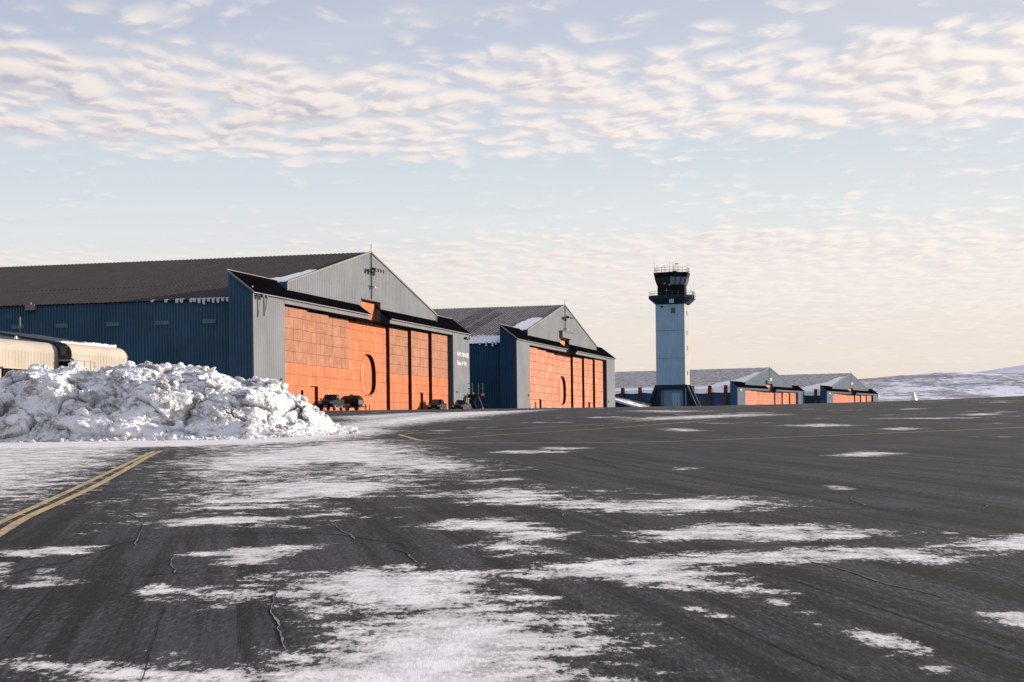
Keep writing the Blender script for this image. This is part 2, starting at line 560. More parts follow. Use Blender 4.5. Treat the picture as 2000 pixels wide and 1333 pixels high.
PATCHES = {"A":[0.95,[[-2.28,16.22],[-1.53,16.7],[-0.71,16.41],[-0.21,15.76],[-0.08,14.71],[0.02,13.3],[0.22,12.98],[0.64,12.1],[0.73,11.71],[0.56,11.14],[0.46,10.52],[0.57,9.69],[0.52,8.85],[-2.48,9.04],[-2.74,10.56],[-2.34,10.94],[-1.86,10.5],[-1.53,10.88],[-1.33,12.01],[-1.21,13.11],[-1.5,13.61],[-2.08,14.18],[-2.55,13.95],[-2.72,14.61],[-2.19,14.94]]],"B":[0.92,[[-0.3,15.64],[0.6,16.85],[1.19,17.3],[1.73,17.5],[2.7,17.94],[3.85,18.21],[4.65,18.1],[5.18,19.04],[6.23,19.44],[5.71,17.83],[4.6,17.3],[4.14,16.51],[3.04,16.8],[2.37,16.38],[1.95,16.19],[1.93,15.3],[2.04,14.12],[1.31,14.56],[0.81,15.21],[0.08,15.51]]],"C1":[0.7,[[2.05,14.19],[2.23,13.74],[2.32,12.63],[2.15,12.8],[2.04,13.59]]],"C2":[0.8,[[2.25,12.28],[2.54,12.06],[2.66,11.31],[2.69,10.65],[2.39,10.73],[2.3,11.58]]],"C3":[0.7,[[2.36,10.41],[2.65,10.35],[2.65,10.01],[2.39,10.05]]],"C4":[0.6,[[1.33,13.9],[1.45,13.49],[1.68,12.69],[1.51,12.62],[1.34,13.18]]],"D":[0.8,[[3.49,12.73],[4.1,13.07],[3.63,11.58],[3.44,12.25]]],"E1":[0.74,[[1.18,20.71],[1.92,21.31],[2.66,22.05],[3.35,21.34],[4.02,21.48],[4.7,19.96],[3.97,19.35],[3.15,18.67],[2.31,19.18],[1.44,19.24]]],"F":[0.6,[[4.99,19.91],[5.46,20.29],[5.26,19.66],[4.96,19.56]]],"G":[0.8,[[-1.41,21.92],[-0.71,22.96],[-0.01,23.23],[0.38,21.81],[0.87,20.16],[0.33,19.19],[0.5,17.83],[-0.12,17.63],[-0.47,18.92],[-0.27,20.7]]],"H":[0.86,[[-1.67,28.74],[-0.56,30.36],[-0.01,30.73],[0.69,28.84],[0.81,27.13],[1.97,26.14],[3.15,27.47],[4.23,25.95],[3.66,24.21],[2.11,23.35],[1.29,23.9],[0.45,25.7],[-0.56,25.77],[-0.84,27.32]]],"I":[0.7,[[-1.17,33.17],[-0.01,34.09],[0.44,32.98],[-0.8,32.32]]],"J":[0.86,[[-9.25,45.5],[-8.41,53.35],[-6.87,62.95],[-4.71,64.78],[-2.58,49.89],[-1.81,45.63],[-0.18,38.33],[-1.11,36.35],[-3.31,38.93],[-4.61,42.14],[-5.06,37.87],[-6.48,36.81],[-8.25,40.56]]],"J2":[0.68,[[-7.95,59.59],[-4.71,64.78],[-2.34,55.09],[-2.06,48.44],[-4.53,49.71]]],"K":[0.84,[[-5.31,31.23],[-4.51,33.77],[-3.1,34.03],[-1.47,32.11],[-1.84,30.15],[-2.56,28.07],[-3.68,27.48],[-4.57,26.4]]],"L":[0.85,[[-5.05,23.39],[-4.26,24.14],[-3.21,23.96],[-2.71,24.7],[-2.44,26.24],[-2.45,24.03],[-3.46,22.77],[-4.17,22.09]]],"L2":[0.7,[[-5.94,28.33],[-4.68,29.06],[-3.39,27.82],[-3.56,26.57],[-5.11,27.11]]],"L3":[0.7,[[-5.11,26.26],[-4.07,26.79],[-3.24,26.64],[-3.85,25.34],[-4.68,25.27]]],"M":[0.8,[[-5.89,19.02],[-5.36,19.58],[-4.77,19.5],[-4.6,18.54],[-5.22,18.28],[-5.63,18.16]]],"N":[0.85,[[-3.61,18.13],[-3.19,19.03],[-2.59,19.34],[-2.13,19.4],[-2.41,17.97],[-2.35,17.1],[-3.1,16.94],[-3.15,17.84]]],"O":[0.8,[[-5.49,17.7],[-5.21,17.66],[-4.67,15.53],[-4.72,15.2]]],"O2":[0.75,[[-4.6,15.11],[-4.58,16.03],[-4.79,17.51],[-4.42,16.24],[-3.93,15.74],[-4.3,15.04]]],"O3":[0.65,[[-3.4,14.68],[-3.31,15.54],[-2.88,15.01],[-3.08,14.46]]],"O4":[0.7,[[-2.68,14.17],[-2.36,14.57],[-1.9,14.09],[-2.39,13.73]]],"P":[0.76,[[-31.18,73.5],[-13.79,65.95],[-11.2,52.03],[-9.28,38.24],[-8.07,30.21],[-7.65,24.71],[-8.1,19.06]]],"Pp":[1.15,[[-37.0,87.21],[-9.57,71.8],[-7.42,87.51],[-5.78,79.46],[-6.87,62.95],[-10.61,58.34],[-17.49,57.69],[-23.97,56.48]]],"Q":[0.9,[[-10.85,89.57],[-10.64,117.21],[-7.12,157.11],[-0.96,163.52],[4.21,172.42],[-3.51,116.1],[-5.95,89.27],[-7.3,80.3],[-8.86,76.98]]],"Q2":[0.74,[[-15.41,133.96],[-9.66,159.86],[-4.79,158.82],[-6.89,126.53],[-9.64,106.13]]],"R1":[0.7,[[6.63,76.79],[7.84,78.34],[8.57,72.53],[6.76,69.7]]],"R2":[0.75,[[8.03,43.47],[9.63,46.78],[10.42,44.12],[8.93,42.13]]],"R3":[0.6,[[5.26,29.72],[5.74,30.11],[5.89,28.64],[5.5,28.42]]],"R4":[0.7,[[-0.67,48.79],[-0.01,50.75],[1.78,49.2],[1.44,47.63],[-0.44,47.47]]],"R5":[0.7,[[28.19,107.49],[32.16,111.67],[30.16,103.08],[27.27,101.08]]],"R6":[0.7,[[0.76,50.47],[0.96,53.28],[2.5,51.7],[2.11,49.97]]],"R7":[0.7,[[6.55,107.86],[11.8,117.83],[17.97,123.41],[19.67,115.81],[12.49,102.99],[7.1,97.56]]],"R8":[0.65,[[12.2,80.49],[15.48,85.09],[16.73,78.84],[13.8,75.88]]],"R9":[0.65,[[15.23,71.78],[17.25,74.9],[17.69,70.34],[15.78,68.5]]],"R10":[0.6,[[3.26,36.63],[3.65,37.78],[4.4,37.31],[3.73,36.26]]],"R11":[0.6,[[8.35,152.58],[14.1,154.79],[18.0,141.24],[12.09,132.8]]],"LM":[0.53,[[-12.81,60.36],[-8.49,63.65],[-4.61,63.32],[-1.99,46.82],[-0.12,37.54],[-1.36,29.57],[-3.15,25.9],[-4.81,22.63],[-6.23,25.32],[-8.38,36.83],[-9.79,47.47]]],"LM2":[0.36,[[-6.95,25.45],[-6.52,30.67],[-2.73,29.86],[-0.75,24.36],[-1.92,20.94],[-4.38,20.56],[-5.72,20.04]]],"RM":[0.34,[[-1.5,35.1],[1.42,31.45],[3.45,28.56],[2.07,22.88],[-0.01,23.23],[-1.29,28.09]]],"S1":[0.6,[[-3.36,11.02],[-3.25,11.33],[-3.04,11.1],[-3.12,10.79]]]}
LINES = {"y1":[[-6.75,20.97],[-7.09,23.35],[-8.01,30.04],[-9.04,37.23],[-10.21,45.45],[-10.53,47.71],[-11.35,53.46]],"y2":[[-6.05,18.79],[-6.5,21.39],[-7.0,24.4],[-7.45,27.95],[-8.16,33.27],[-9.52,42.36],[-10.39,48.04],[-11.19,53.88]],"h1":[[-4.74,71.15],[-4.05,66.71],[-3.29,62.06],[-1.79,58.86],[-0.0,57.51],[5.19,57.11],[11.22,61.7],[15.93,65.7],[21.56,71.15],[29.02,79.79]],"h2":[[-4.74,71.15],[-3.88,75.34],[0.0,80.66],[5.58,91.95],[10.67,106.63]],"h3":[[-3.23,62.71],[-0.83,68.37],[4.86,80.13],[12.05,99.34]]}
CRACKS = {"tar":[[[-4.78,15.7],[-3.78,16.12],[-2.74,16.37],[-1.93,16.65],[-0.86,16.43],[-0.02,16.72],[0.75,16.93],[1.61,17.91],[2.78,18.47],[4.0,18.94]],[[-1.17,23.92],[0.35,23.96],[2.13,23.55],[3.11,23.99],[4.47,23.86],[6.54,24.01]],[[-4.96,16.3],[-4.68,17.49],[-4.34,20.41],[-2.55,20.88],[-1.43,19.44],[-1.15,18.76]],[[0.18,59.89],[1.38,50.7],[2.06,42.66],[2.41,36.37]]],"ice":[[[-3.65,18.19],[-3.53,17.46],[-3.39,16.83],[-3.24,16.24]],[[-2.09,15.12],[-2.04,14.35],[-1.92,13.33],[-1.73,12.44],[-1.6,11.66],[-1.52,11.2]],[[-2.44,22.69],[-2.19,21.38],[-1.91,20.2],[-1.88,19.77]],[[-1.31,18.59],[-1.17,18.16],[-1.01,17.3],[-0.91,16.63]],[[-2.46,26.01],[-2.51,25.32],[-2.56,24.36]],[[-6.44,26.5],[-5.88,25.48],[-5.22,23.61],[-4.87,22.2],[-4.44,19.86],[-4.27,18.87]],[[2.93,16.76],[3.08,15.96],[3.22,14.83],[3.53,13.61]],[[5.34,26.76],[5.18,25.77],[5.16,24.38],[5.21,23.62]],[[5.55,26.98],[6.1,27.99]],[[0.74,23.79],[0.69,23.11],[0.72,22.54]],[[6.56,24.12],[6.8,24.29],[6.53,23.49]]]}
POSTS3 = [4.6, 11.0, 18.0, 25.2, 32.4, 39.7, 47.0]
POSTS4 = [4.8]


def poly_sd(px, py, poly):
    """signed distance to a polygon, positive inside"""
    n = len(poly)
    d = np.full(px.shape, 1e9)
    inside = np.zeros(px.shape, bool)
    for i in range(n):
        x0, y0 = poly[i]
        x1, y1 = poly[(i + 1) % n]
        ex, ey = x1 - x0, y1 - y0
        L = ex * ex + ey * ey + 1e-9
        t = np.clip(((px - x0) * ex + (py - y0) * ey) / L, 0, 1)
        d = np.minimum(d, np.hypot(px - x0 - t * ex, py - y0 - t * ey))
        c = ((y0 > py) != (y1 > py)) & (px < (x1 - x0) * (py - y0) / (y1 - y0 + 1e-12) + x0)
        inside ^= c
    return np.where(inside, d, -d)


def apron_mat():
    m, t, bs = mat_new('frosty_asphalt')
    g = t.nt.nodes.new('ShaderNodeNewGeometry')
    v = g.outputs['Position']
    at = t.nt.nodes.new('ShaderNodeAttribute')
    at.attribute_name = 'snow'
    A = at.outputs['Fac']
    x, y, z = t.sep(v)
    # plough and sweeper direction
    mp = t.nt.nodes.new('ShaderNodeMapping')
    mp.inputs['Rotation'].default_value = (0, 0, R(-9.4))
    mp.inputs['Scale'].default_value = (1, 1, 0)
    t.put(mp.inputs['Vector'], v)
    q = mp.outputs[0]
    vf = t.vmath('MULTIPLY', v, (1, 1, 0))
    st1 = t.noise(t.vmath('MULTIPLY', q, (3.6, 0.09, 1)), 1.0, 4, 0.65, 0.0, '2D')
    st2 = t.noise(t.vmath('MULTIPLY', q, (26.0, 0.5, 1)), 1.0, 3, 0.6, 0.0, '2D')
    st3 = t.noise(t.vmath('MULTIPLY', q, (0.9, 0.03, 1)), 1.0, 3, 0.6, 0.0, '2D')
    spk = t.noise(t.vmath('MULTIPLY', vf, (1, 0.20, 1)), 26.0, 4, 0.85, 0.0, '2D')
    spk2 = t.noise(t.vmath('MULTIPLY', vf, (1, 0.30, 1)), 13.0, 4, 0.75, 0.0, '2D')
    blot = t.noise(vf, 0.30, 4, 0.62, 0.0, '2D')
    k = t.math('ADD', t.math('MULTIPLY', st1, 0.9), t.math('ADD', t.math('MULTIPLY', st2, 0.45), t.math('MULTIPLY', st3, 0.7)))
    c = t.mix(t.smooth(k, 0.80, 1.22), (0.0085, 0.0084, 0.0092), (0.040, 0.0385, 0.0395))
    c = t.mix(t.smooth(spk, 0.52, 0.68, 0.0, 0.9), c, (0.150, 0.146, 0.148))
    c = t.mix(t.smooth(spk, 0.48, 0.38, 0.0, 0.8), c, (0.0075, 0.0075, 0.008))
    c = t.mix(t.smooth(spk2, 0.50, 0.66, 0.0, 0.42), c, (0.078, 0.0755, 0.077))
    c = t.mix(t.smooth(blot, 0.50, 0.68, 0.0, 0.35), c, (0.070, 0.068, 0.070))
    c = t.mix(t.smooth(blot, 0.46, 0.32, 0.0, 0.55), c, (0.010, 0.0098, 0.0105))
    c = t.vmath('SCALE', c, scale=t.smooth(k, 0.80, 1.18, 0.30, 0.95))
    # fine frost evens the far apron out
    far = t.smooth(y, 18, 110)
    fn = t.noise(t.vmath('MULTIPLY', vf, (0.30, 0.09, 1)), 1.0, 4, 0.75, 0.0, '2D')
    c = t.mix(t.math('MULTIPLY', far, 0.52), c, t.mix(t.smooth(fn, 0.36, 0.64), (0.017, 0.0165, 0.018), (0.060, 0.0575, 0.0585)))
    c = t.vmath('MULTIPLY', c, (0.80, 0.84, 0.93))
    # snow lying in patches, torn at the edges, drifted thin across
    e1 = t.noise(t.vmath('MULTIPLY', vf, (0.8, 0.9, 1)), 1.0, 4, 0.66, 0.0, '2D')
    e2 = t.noise(t.vmath('MULTIPLY', vf, (0.9, 0.70, 1)), 3.4, 4, 0.75, 0.0, '2D')
    e3 = t.noise(t.vmath('MULTIPLY', vf, (1.0, 0.30, 1)), 24.0, 4, 0.75, 0.0, '2D')
    en = t.math('ADD', t.math('ADD', t.math('MULTIPLY', t.math('SUBTRACT', e1, 0.5), 0.95), t.math('MULTIPLY', t.math('SUBTRACT', e2, 0.5), 1.20)),
                t.math('MULTIPLY', t.math('SUBTRACT', e3, 0.5), 0.70))
    # stray wind-blown streaks on the far apron
    sw = t.noise(t.vmath('MULTIPLY', vf, (0.10, 0.13, 1)), 1.0, 4, 0.72, 0.0, '2D')
    stray = t.math('MULTIPLY', t.smooth(sw, 0.57, 0.74), t.smooth(y, 30, 85, 0.0, 0.74))
    AA = t.math('MAXIMUM', A, stray)
    s = t.math('ADD', AA, t.math('MULTIPLY', en, t.smooth(AA, 0.02, 0.30)))
    sn = t.smooth(s, 0.485, 0.54)
    thin = t.smooth(s, 0.30, 0.52, 0.0, 0.45)
    sc1 = t.mix(t.smooth(e1, 0.35, 0.65), (0.56, 0.54, 0.545), (0.80, 0.785, 0.795))
    sc1 = t.mix(t.smooth(t.math('ADD', t.math('MULTIPLY', e2, 0.55), t.math('MULTIPLY', e3, 0.45)), 0.42, 0.55, 0.65, 0.0), sc1, (0.36, 0.345, 0.35))
    sc1 = t.mix(t.smooth(A, 0.70, 1.0, 0.0, 0.5), sc1, (0.84, 0.84, 0.88))
    sc1 = t.mix(t.smooth(s, 0.50, 0.80), (0.36, 0.352, 0.36), sc1)
    c = t.mix(thin, c, (0.115, 0.113, 0.118))
    c = t.mix(sn, c, sc1)
    t.put(bs.inputs['Base Color'], c)
    bs.inputs['Roughness'].default_value = 0.86
    bs.inputs['Specular IOR Level'].default_value = 0.18
    h = t.math('ADD', t.math('MULTIPLY', spk, 0.5), t.math('ADD', t.math('MULTIPLY', sn, 1.4), t.math('MULTIPLY', st1, 0.4)))
    bump(t, bs, h, 0.5, 0.012)
    return m


def spaced(*segs):
    out = []
    for a, b, d in segs:
        out.append(np.arange(a, b - 1e-6, d))
    out.append(np.array([segs[-1][1]]))
    return np.concatenate(out)


xs = spaced((-170, -60, 5.0), (-60, -26, 0.8), (-26, -8, 0.26), (-8, 8, 0.11), (8, 30, 0.30), (30, 100, 1.5), (100, 190, 6))
ys = spaced((-60, 4, 3.0), (4, 26, 0.11), (26, 50, 0.24), (50, 110, 0.5), (110, 230, 1.2), (230, 470, 8))
apron, AX, AY = grid_mesh('apron', xs, ys, gz, apron_mat())
tag(apron, kind='structure')
snow = np.zeros(AX.shape)
for w, poly in PATCHES.values():
    P = np.array(poly)
    area = 0.5 * abs(np.dot(P[:, 0], np.roll(P[:, 1], -1)) - np.dot(P[:, 1], np.roll(P[:, 0], -1)))
    scl = max(0.14, 0.26 * math.sqrt(area))
    scl = min(scl, 1.4 + 0.015 * P[:, 1].mean())
    lo, hi = P.min(0) - 1.2 * scl, P.max(0) + 1.2 * scl
    i0, i1 = np.searchsorted(ys, [lo[1], hi[1]])
    j0, j1 = np.searchsorted(xs, [lo[0], hi[0]])
    if i1 <= i0 or j1 <= j0:
        continue
    sd = poly_sd(AX[i0:i1, j0:j1], AY[i0:i1, j0:j1], poly)
    val = np.clip(0.5 + 0.5 * sd / scl, 0, 1) * w
    snow[i0:i1, j0:j1] = np.maximum(snow[i0:i1, j0:j1], val)
at = apron.data.attributes.new('snow', 'FLOAT', 'POINT')
at.data.foreach_set('value', snow.astype(np.float32).ravel())


def resample(pts, step):
    P = np.array(pts, float)
    # Catmull-Rom
    out = []
    Q = np.vstack([2 * P[0] - P[1], P, 2 * P[-1] - P[-2]])
    for i in range(1, len(Q) - 2):
        L = np.linalg.norm(Q[i + 1] - Q[i])
        n = max(2, int(L / step))
        for k in range(n):
            t = k / n
            a, b, c, d = Q[i - 1], Q[i], Q[i + 1], Q[i + 2]
            out.append(0.5 * ((2 * b) + (-a + c) * t + (2 * a - 5 * b + 4 * c - d) * t * t + (-a + 3 * b - 3 * c + d) * t ** 3))
    out.append(P[-1])
    return np.array(out)


def ground_strip(name, pts, width, mat, lift, parent=None, wob=0.0, step=0.25, taper=False):
    P = resample(pts, step)
    if wob:
        jit = np.array([[mnoise.noise(Vector((p[0] * 2.3, p[1] * 2.3, k))) for k in (1.5, 7.5)] for p in P])
        jit2 = np.array([[mnoise.noise(Vector((p[0] * 7.3, p[1] * 7.3, k))) for k in (2.5, 5.5)] for p in P])
        P = P + jit * wob + jit2 * wob * 0.5
    T = np.gradient(P, axis=0)
    N = np.stack([-T[:, 1], T[:, 0]], 1)
    N /= np.linalg.norm(N, axis=1)[:, None] + 1e-9
    w = np.full(len(P), width / 2)
    if wob:
        w = w * np.array([0.5 + 0.9 * abs(mnoise.noise(Vector((p[0] * 3, p[1] * 3, 9)))) * 2 for p in P])
    if taper:
        u = np.linspace(0, 1, len(P))
        w = w * np.clip(np.minimum(u, 1 - u) * 8 + 0.25, 0, 1)
    A, B = P - N * w[:, None], P + N * w[:, None]
    co = np.concatenate([np.c_[A, gz(A[:, 0], A[:, 1]) + lift], np.c_[B, gz(B[:, 0], B[:, 1]) + lift]])
    n = len(P)
    q = [(i, i + 1, n + i + 1, n + i) for i in range(n - 1)]
    return quad_mesh(name, co, q, mat, parent)


def line_mat():
    m, t, bs = mat_new('worn_yellow_line_paint')
    g = t.nt.nodes.new('ShaderNodeNewGeometry')
    v = g.outputs['Position']
    n = t.noise(v, 9.0, 5, 0.75)
    n2 = t.noise(v, 1.3, 4, 0.7)
    c = t.mix(t.smooth(n, 0.35, 0.7), (0.44, 0.30, 0.115), (0.58, 0.43, 0.21))
    c = t.mix(t.smooth(t.math('ADD', t.math('MULTIPLY', n, .6), t.math('MULTIPLY', n2, .5)), 0.53, 0.64, 0.0, 0.8), c, (0.09, 0.085, 0.08))
    c = t.mix(t.smooth(n2, 0.60, 0.70, 0.0, 0.8), c, (0.55, 0.53, 0.51))
    t.put(bs.inputs['Base Color'], c)
    bs.inputs['Roughness'].default_value = 0.8
    return m


M['line'] = line_mat()
M['tar'] = plain('tar_seam', (0.012, 0.012, 0.013), 0.9, spec=0.1)
M['ice'] = paint('packed_snow', (0.22, 0.215, 0.22), 0.8, 0.6, 0.0, 3.0)
for k, w in (('y1', 0.125), ('y2', 0.15)):
    o = ground_strip('yellow_line', LINES[k], w, M['line'], 0.005, apron)
for k, w in (('h1', 0.17), ('h2', 0.12), ('h3', 0.12)):
    o = ground_strip('yellow_line', LINES[k], w, M['line'], 0.006, apron, step=1.0)
o = ground_strip('yellow_line', [(48.6, 182), (49.0, 172), (49.8, 160), (52.5, 154), (57.5, 152), (64, 152)], 0.35, M['line'], 0.008, apron, step=1.0)
for pl in CRACKS['tar']:
    ground_strip('crack', pl, 0.026, M['tar'], 0.004, apron, wob=0.08, step=0.12)
for pl in CRACKS['ice']:
    ground_strip('crack', pl, 0.028, M['tar'], 0.003, apron, wob=0.03, step=0.06, taper=True)
    ground_strip('crack', pl, 0.013, M['ice'], 0.005, apron, wob=0.03, step=0.06, taper=True)

# paving joints along the laying direction
M['joint'] = plain('closed_joint', (0.016, 0.016, 0.017), 0.9, spec=0.1)
for xo, y0, y1 in ((-3.6, 8, 17), (-2.55, 9, 14), (-1.95, 11.2, 14.0), (1.6, 8, 13), (3.0, 9, 15.5), (5.4, 13, 24)):
    pts = [(xo - math.tan(R(9.4)) * (y - 12), y) for y in np.linspace(y0, y1, 6)]
    ground_strip('paving_joint', pts, 0.011, M['joint'], 0.003, apron, wob=0.012, step=0.2, taper=True)


# ---------------------------------------------------------------- far terrain
def hill_mat():
    m, t, bs = mat_new('wind_scoured_hillside')
    g = t.nt.nodes.new('ShaderNodeNewGeometry')
    v = g.outputs['Position']
    a = t.noise(t.vmath('MULTIPLY', v, (0.012, 0.004, 0.05)), 1.0, 7, 0.68, 0.6)
    b = t.noise(t.vmath('MULTIPLY', v, (0.11, 0.022, 0.40)), 1.0, 6, 0.75, 0.5)
    x, y, z = t.sep(v)
    k = t.math('ADD', t.math('MULTIPLY', a, 0.6), t.math('MULTIPLY', b, 0.5))
    k = t.math('ADD', k, t.lin(z, 5, 90, -0.02, 0.045))
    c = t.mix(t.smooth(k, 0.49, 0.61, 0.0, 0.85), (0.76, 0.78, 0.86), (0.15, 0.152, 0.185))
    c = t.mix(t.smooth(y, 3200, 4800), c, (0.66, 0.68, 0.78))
    t.put(bs.inputs['Base Color'], c)
    bs.inputs['Roughness'].default_value = 0.9
    bs.inputs['Specular IOR Level'].default_value = 0.1
    return m


RX = np.array([-4000, -600, 0, 200, 400, 528, 561, 609, 646, 700, 745, 788, 900, 1200, 1800, 6000.])
RZ = np.array([40, 45, 48, 55, 66, 76, 78.5, 84, 82, 81.5, 79, 74.5, 66, 60, 70, 60.])
FX = np.array([-6000, 600, 1000, 1300, 1500, 1638, 1818, 2100, 2600, 6000.])
FZ = np.array([60, 70, 110, 150, 178, 197, 219, 250, 260, 180.])


def terrain_z(X, Y):
    near = np.minimum(0.0235 * np.maximum(Y, -60), 4.7) - 0.6
    r = np.interp(X, RX, RZ)
    f = np.interp(X, FX, FZ)
    wob = np.zeros(X.shape)
    for fr, am in ((0.004, 7.0), (0.011, 3.0), (0.03, 1.0)):
        wob += am * (np.sin(X * fr + 1.3 * np.sin(Y * fr * 0.7)) * np.cos(Y * fr * 1.1 + 2.0 * np.sin(X * fr * 0.6)))
    up = smoothstep(Y, 1000, 2600)
    down = 1 - 0.75 * smoothstep(Y, 2650, 4200)
    z1 = near + (r - near) * up ** 1.15 * down + wob * 0.35 * smoothstep(Y, 900, 1500)
    z2 = f * smoothstep(Y, 4000, 6000) * (1 - 0.5 * smoothstep(Y, 6300, 9000)) + wob * 0.8 * smoothstep(Y, 4200, 5500)
    return np.maximum(z1, z2)


txs = spaced((-6000, -800, 260), (-800, 200, 40), (200, 1200, 9), (1200, 2200, 30), (2200, 8000, 290))
tys = spaced((-3000, -100, 145), (-100, 1000, 50), (1000, 3000, 16), (3000, 7000, 60), (7000, 12000, 250))
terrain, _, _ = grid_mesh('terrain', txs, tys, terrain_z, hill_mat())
tag(terrain, kind='structure')

# ---------------------------------------------------------------- hangars
TH = math.atan2(850, 3300)
TH3 = R(26.2)


def curve_text(txt, mat, parent, x0, x1, z0, z1, y):
    cu = bpy.data.curves.new('text', 'FONT')
    cu.body = txt
    cu.extrude = 0.0
    cu.offset = 0.012
    o = bpy.data.objects.new('text', cu)
    sc.collection.objects.link(o)
    bpy.context.view_layer.update()
    me = bpy.data.meshes.new_from_object(o.evaluated_get(bpy.context.evaluated_depsgraph_get()))
    bpy.data.objects.remove(o)
    co = np.array([v.co[:] for v in me.vertices])
    lo, hi = co.min(0), co.max(0)
    for v in me.vertices:
        a = (v.co.x - lo[0]) / (hi[0] - lo[0])
        b = (v.co.y - lo[1]) / (hi[1] - lo[1])
        v.co = (x0 + a * (x1 - x0), y, z0 + b * (z1 - z0))
    me.materials.append(mat)
    o = bpy.data.objects.new('lettering', me)
    m = o.modifiers.new('solid', 'SOLIDIFY')
    m.thickness = 0.03
    return link(o, parent)


def boolean_cut(objs, cutter):
    for o in objs:
        md = o.modifiers.new('cut', 'BOOLEAN')
        md.operation = 'DIFFERENCE'
        md.solver = 'EXACT'
        md.object = cutter
    bpy.context.view_layer.update()
    dg = bpy.context.evaluated_depsgraph_get()
    for o in objs:
        me = bpy.data.meshes.new_from_object(o.evaluated_get(dg))
        o.modifiers.clear()
        o.data = me


ROWS = [12.40, 11.25, 9.88, 8.50, 7.13, 5.75, 4.38, 3.0, 1.63, 0.12]
W = 89.0
D0, D1 = 9.55, 79.4
LEAF = (D1 - D0) / 8
TRACK = [0.70, 1.17, 1.63, 2.10, 2.10, 1.63, 1.17, 0.70]
EAVE, RIDGE = 12.6, 22.2
SL = (RIDGE - EAVE) / 44.1


def roof_z(t):
    return EAVE + (44.1 - abs(t - 44.5)) * SL


def slope_sheet(mb, t0, t1, s0, s1, pitch=0.6, depth=0.06):
    n = max(1, int(round((s1 - s0) / pitch)))
    prof = []
    for k in range(n):
        a = s0 + (s1 - s0) * k / n
        w = (s1 - s0) / n
        prof += [(a, 0), (a + w * .55, 0), (a + w * .65, depth), (a + w * .9, depth)]
    prof.append((s1, 0))
    base = len(mb.v)
    for s, h in prof:
        mb.v += [(t0, s, roof_z(t0) + h), (t1, s, roof_z(t1) + h)]
    for k in range(len(prof) - 1):
        i = base + 2 * k
        mb.f.append((i, i + 1, i + 3, i + 2))


PANEL_CACHE = {}


def panel_mesh(w, h, mat):
    key = (round(w, 3), round(h, 3), mat.name)
    if key not in PANEL_CACHE:
        b = MB()
        g = 0.017
        b.hexa([(-w / 2 + g, 0, -h / 2 + g), (w / 2 - g, 0, -h / 2 + g), (w / 2 - g, 0.05, -h / 2 + g), (-w / 2 + g, 0.05, -h / 2 + g)],
               [(-w / 2 + g, 0, h / 2 - g), (w / 2 - g, 0, h / 2 - g), (w / 2 - g, 0.05, h / 2 - g), (-w / 2 + g, 0.05, h / 2 - g)])
        me = b.mesh('panel')
        me.materials.append(mat)
        PANEL_CACHE[key] = me
    return PANEL_CACHE[key]


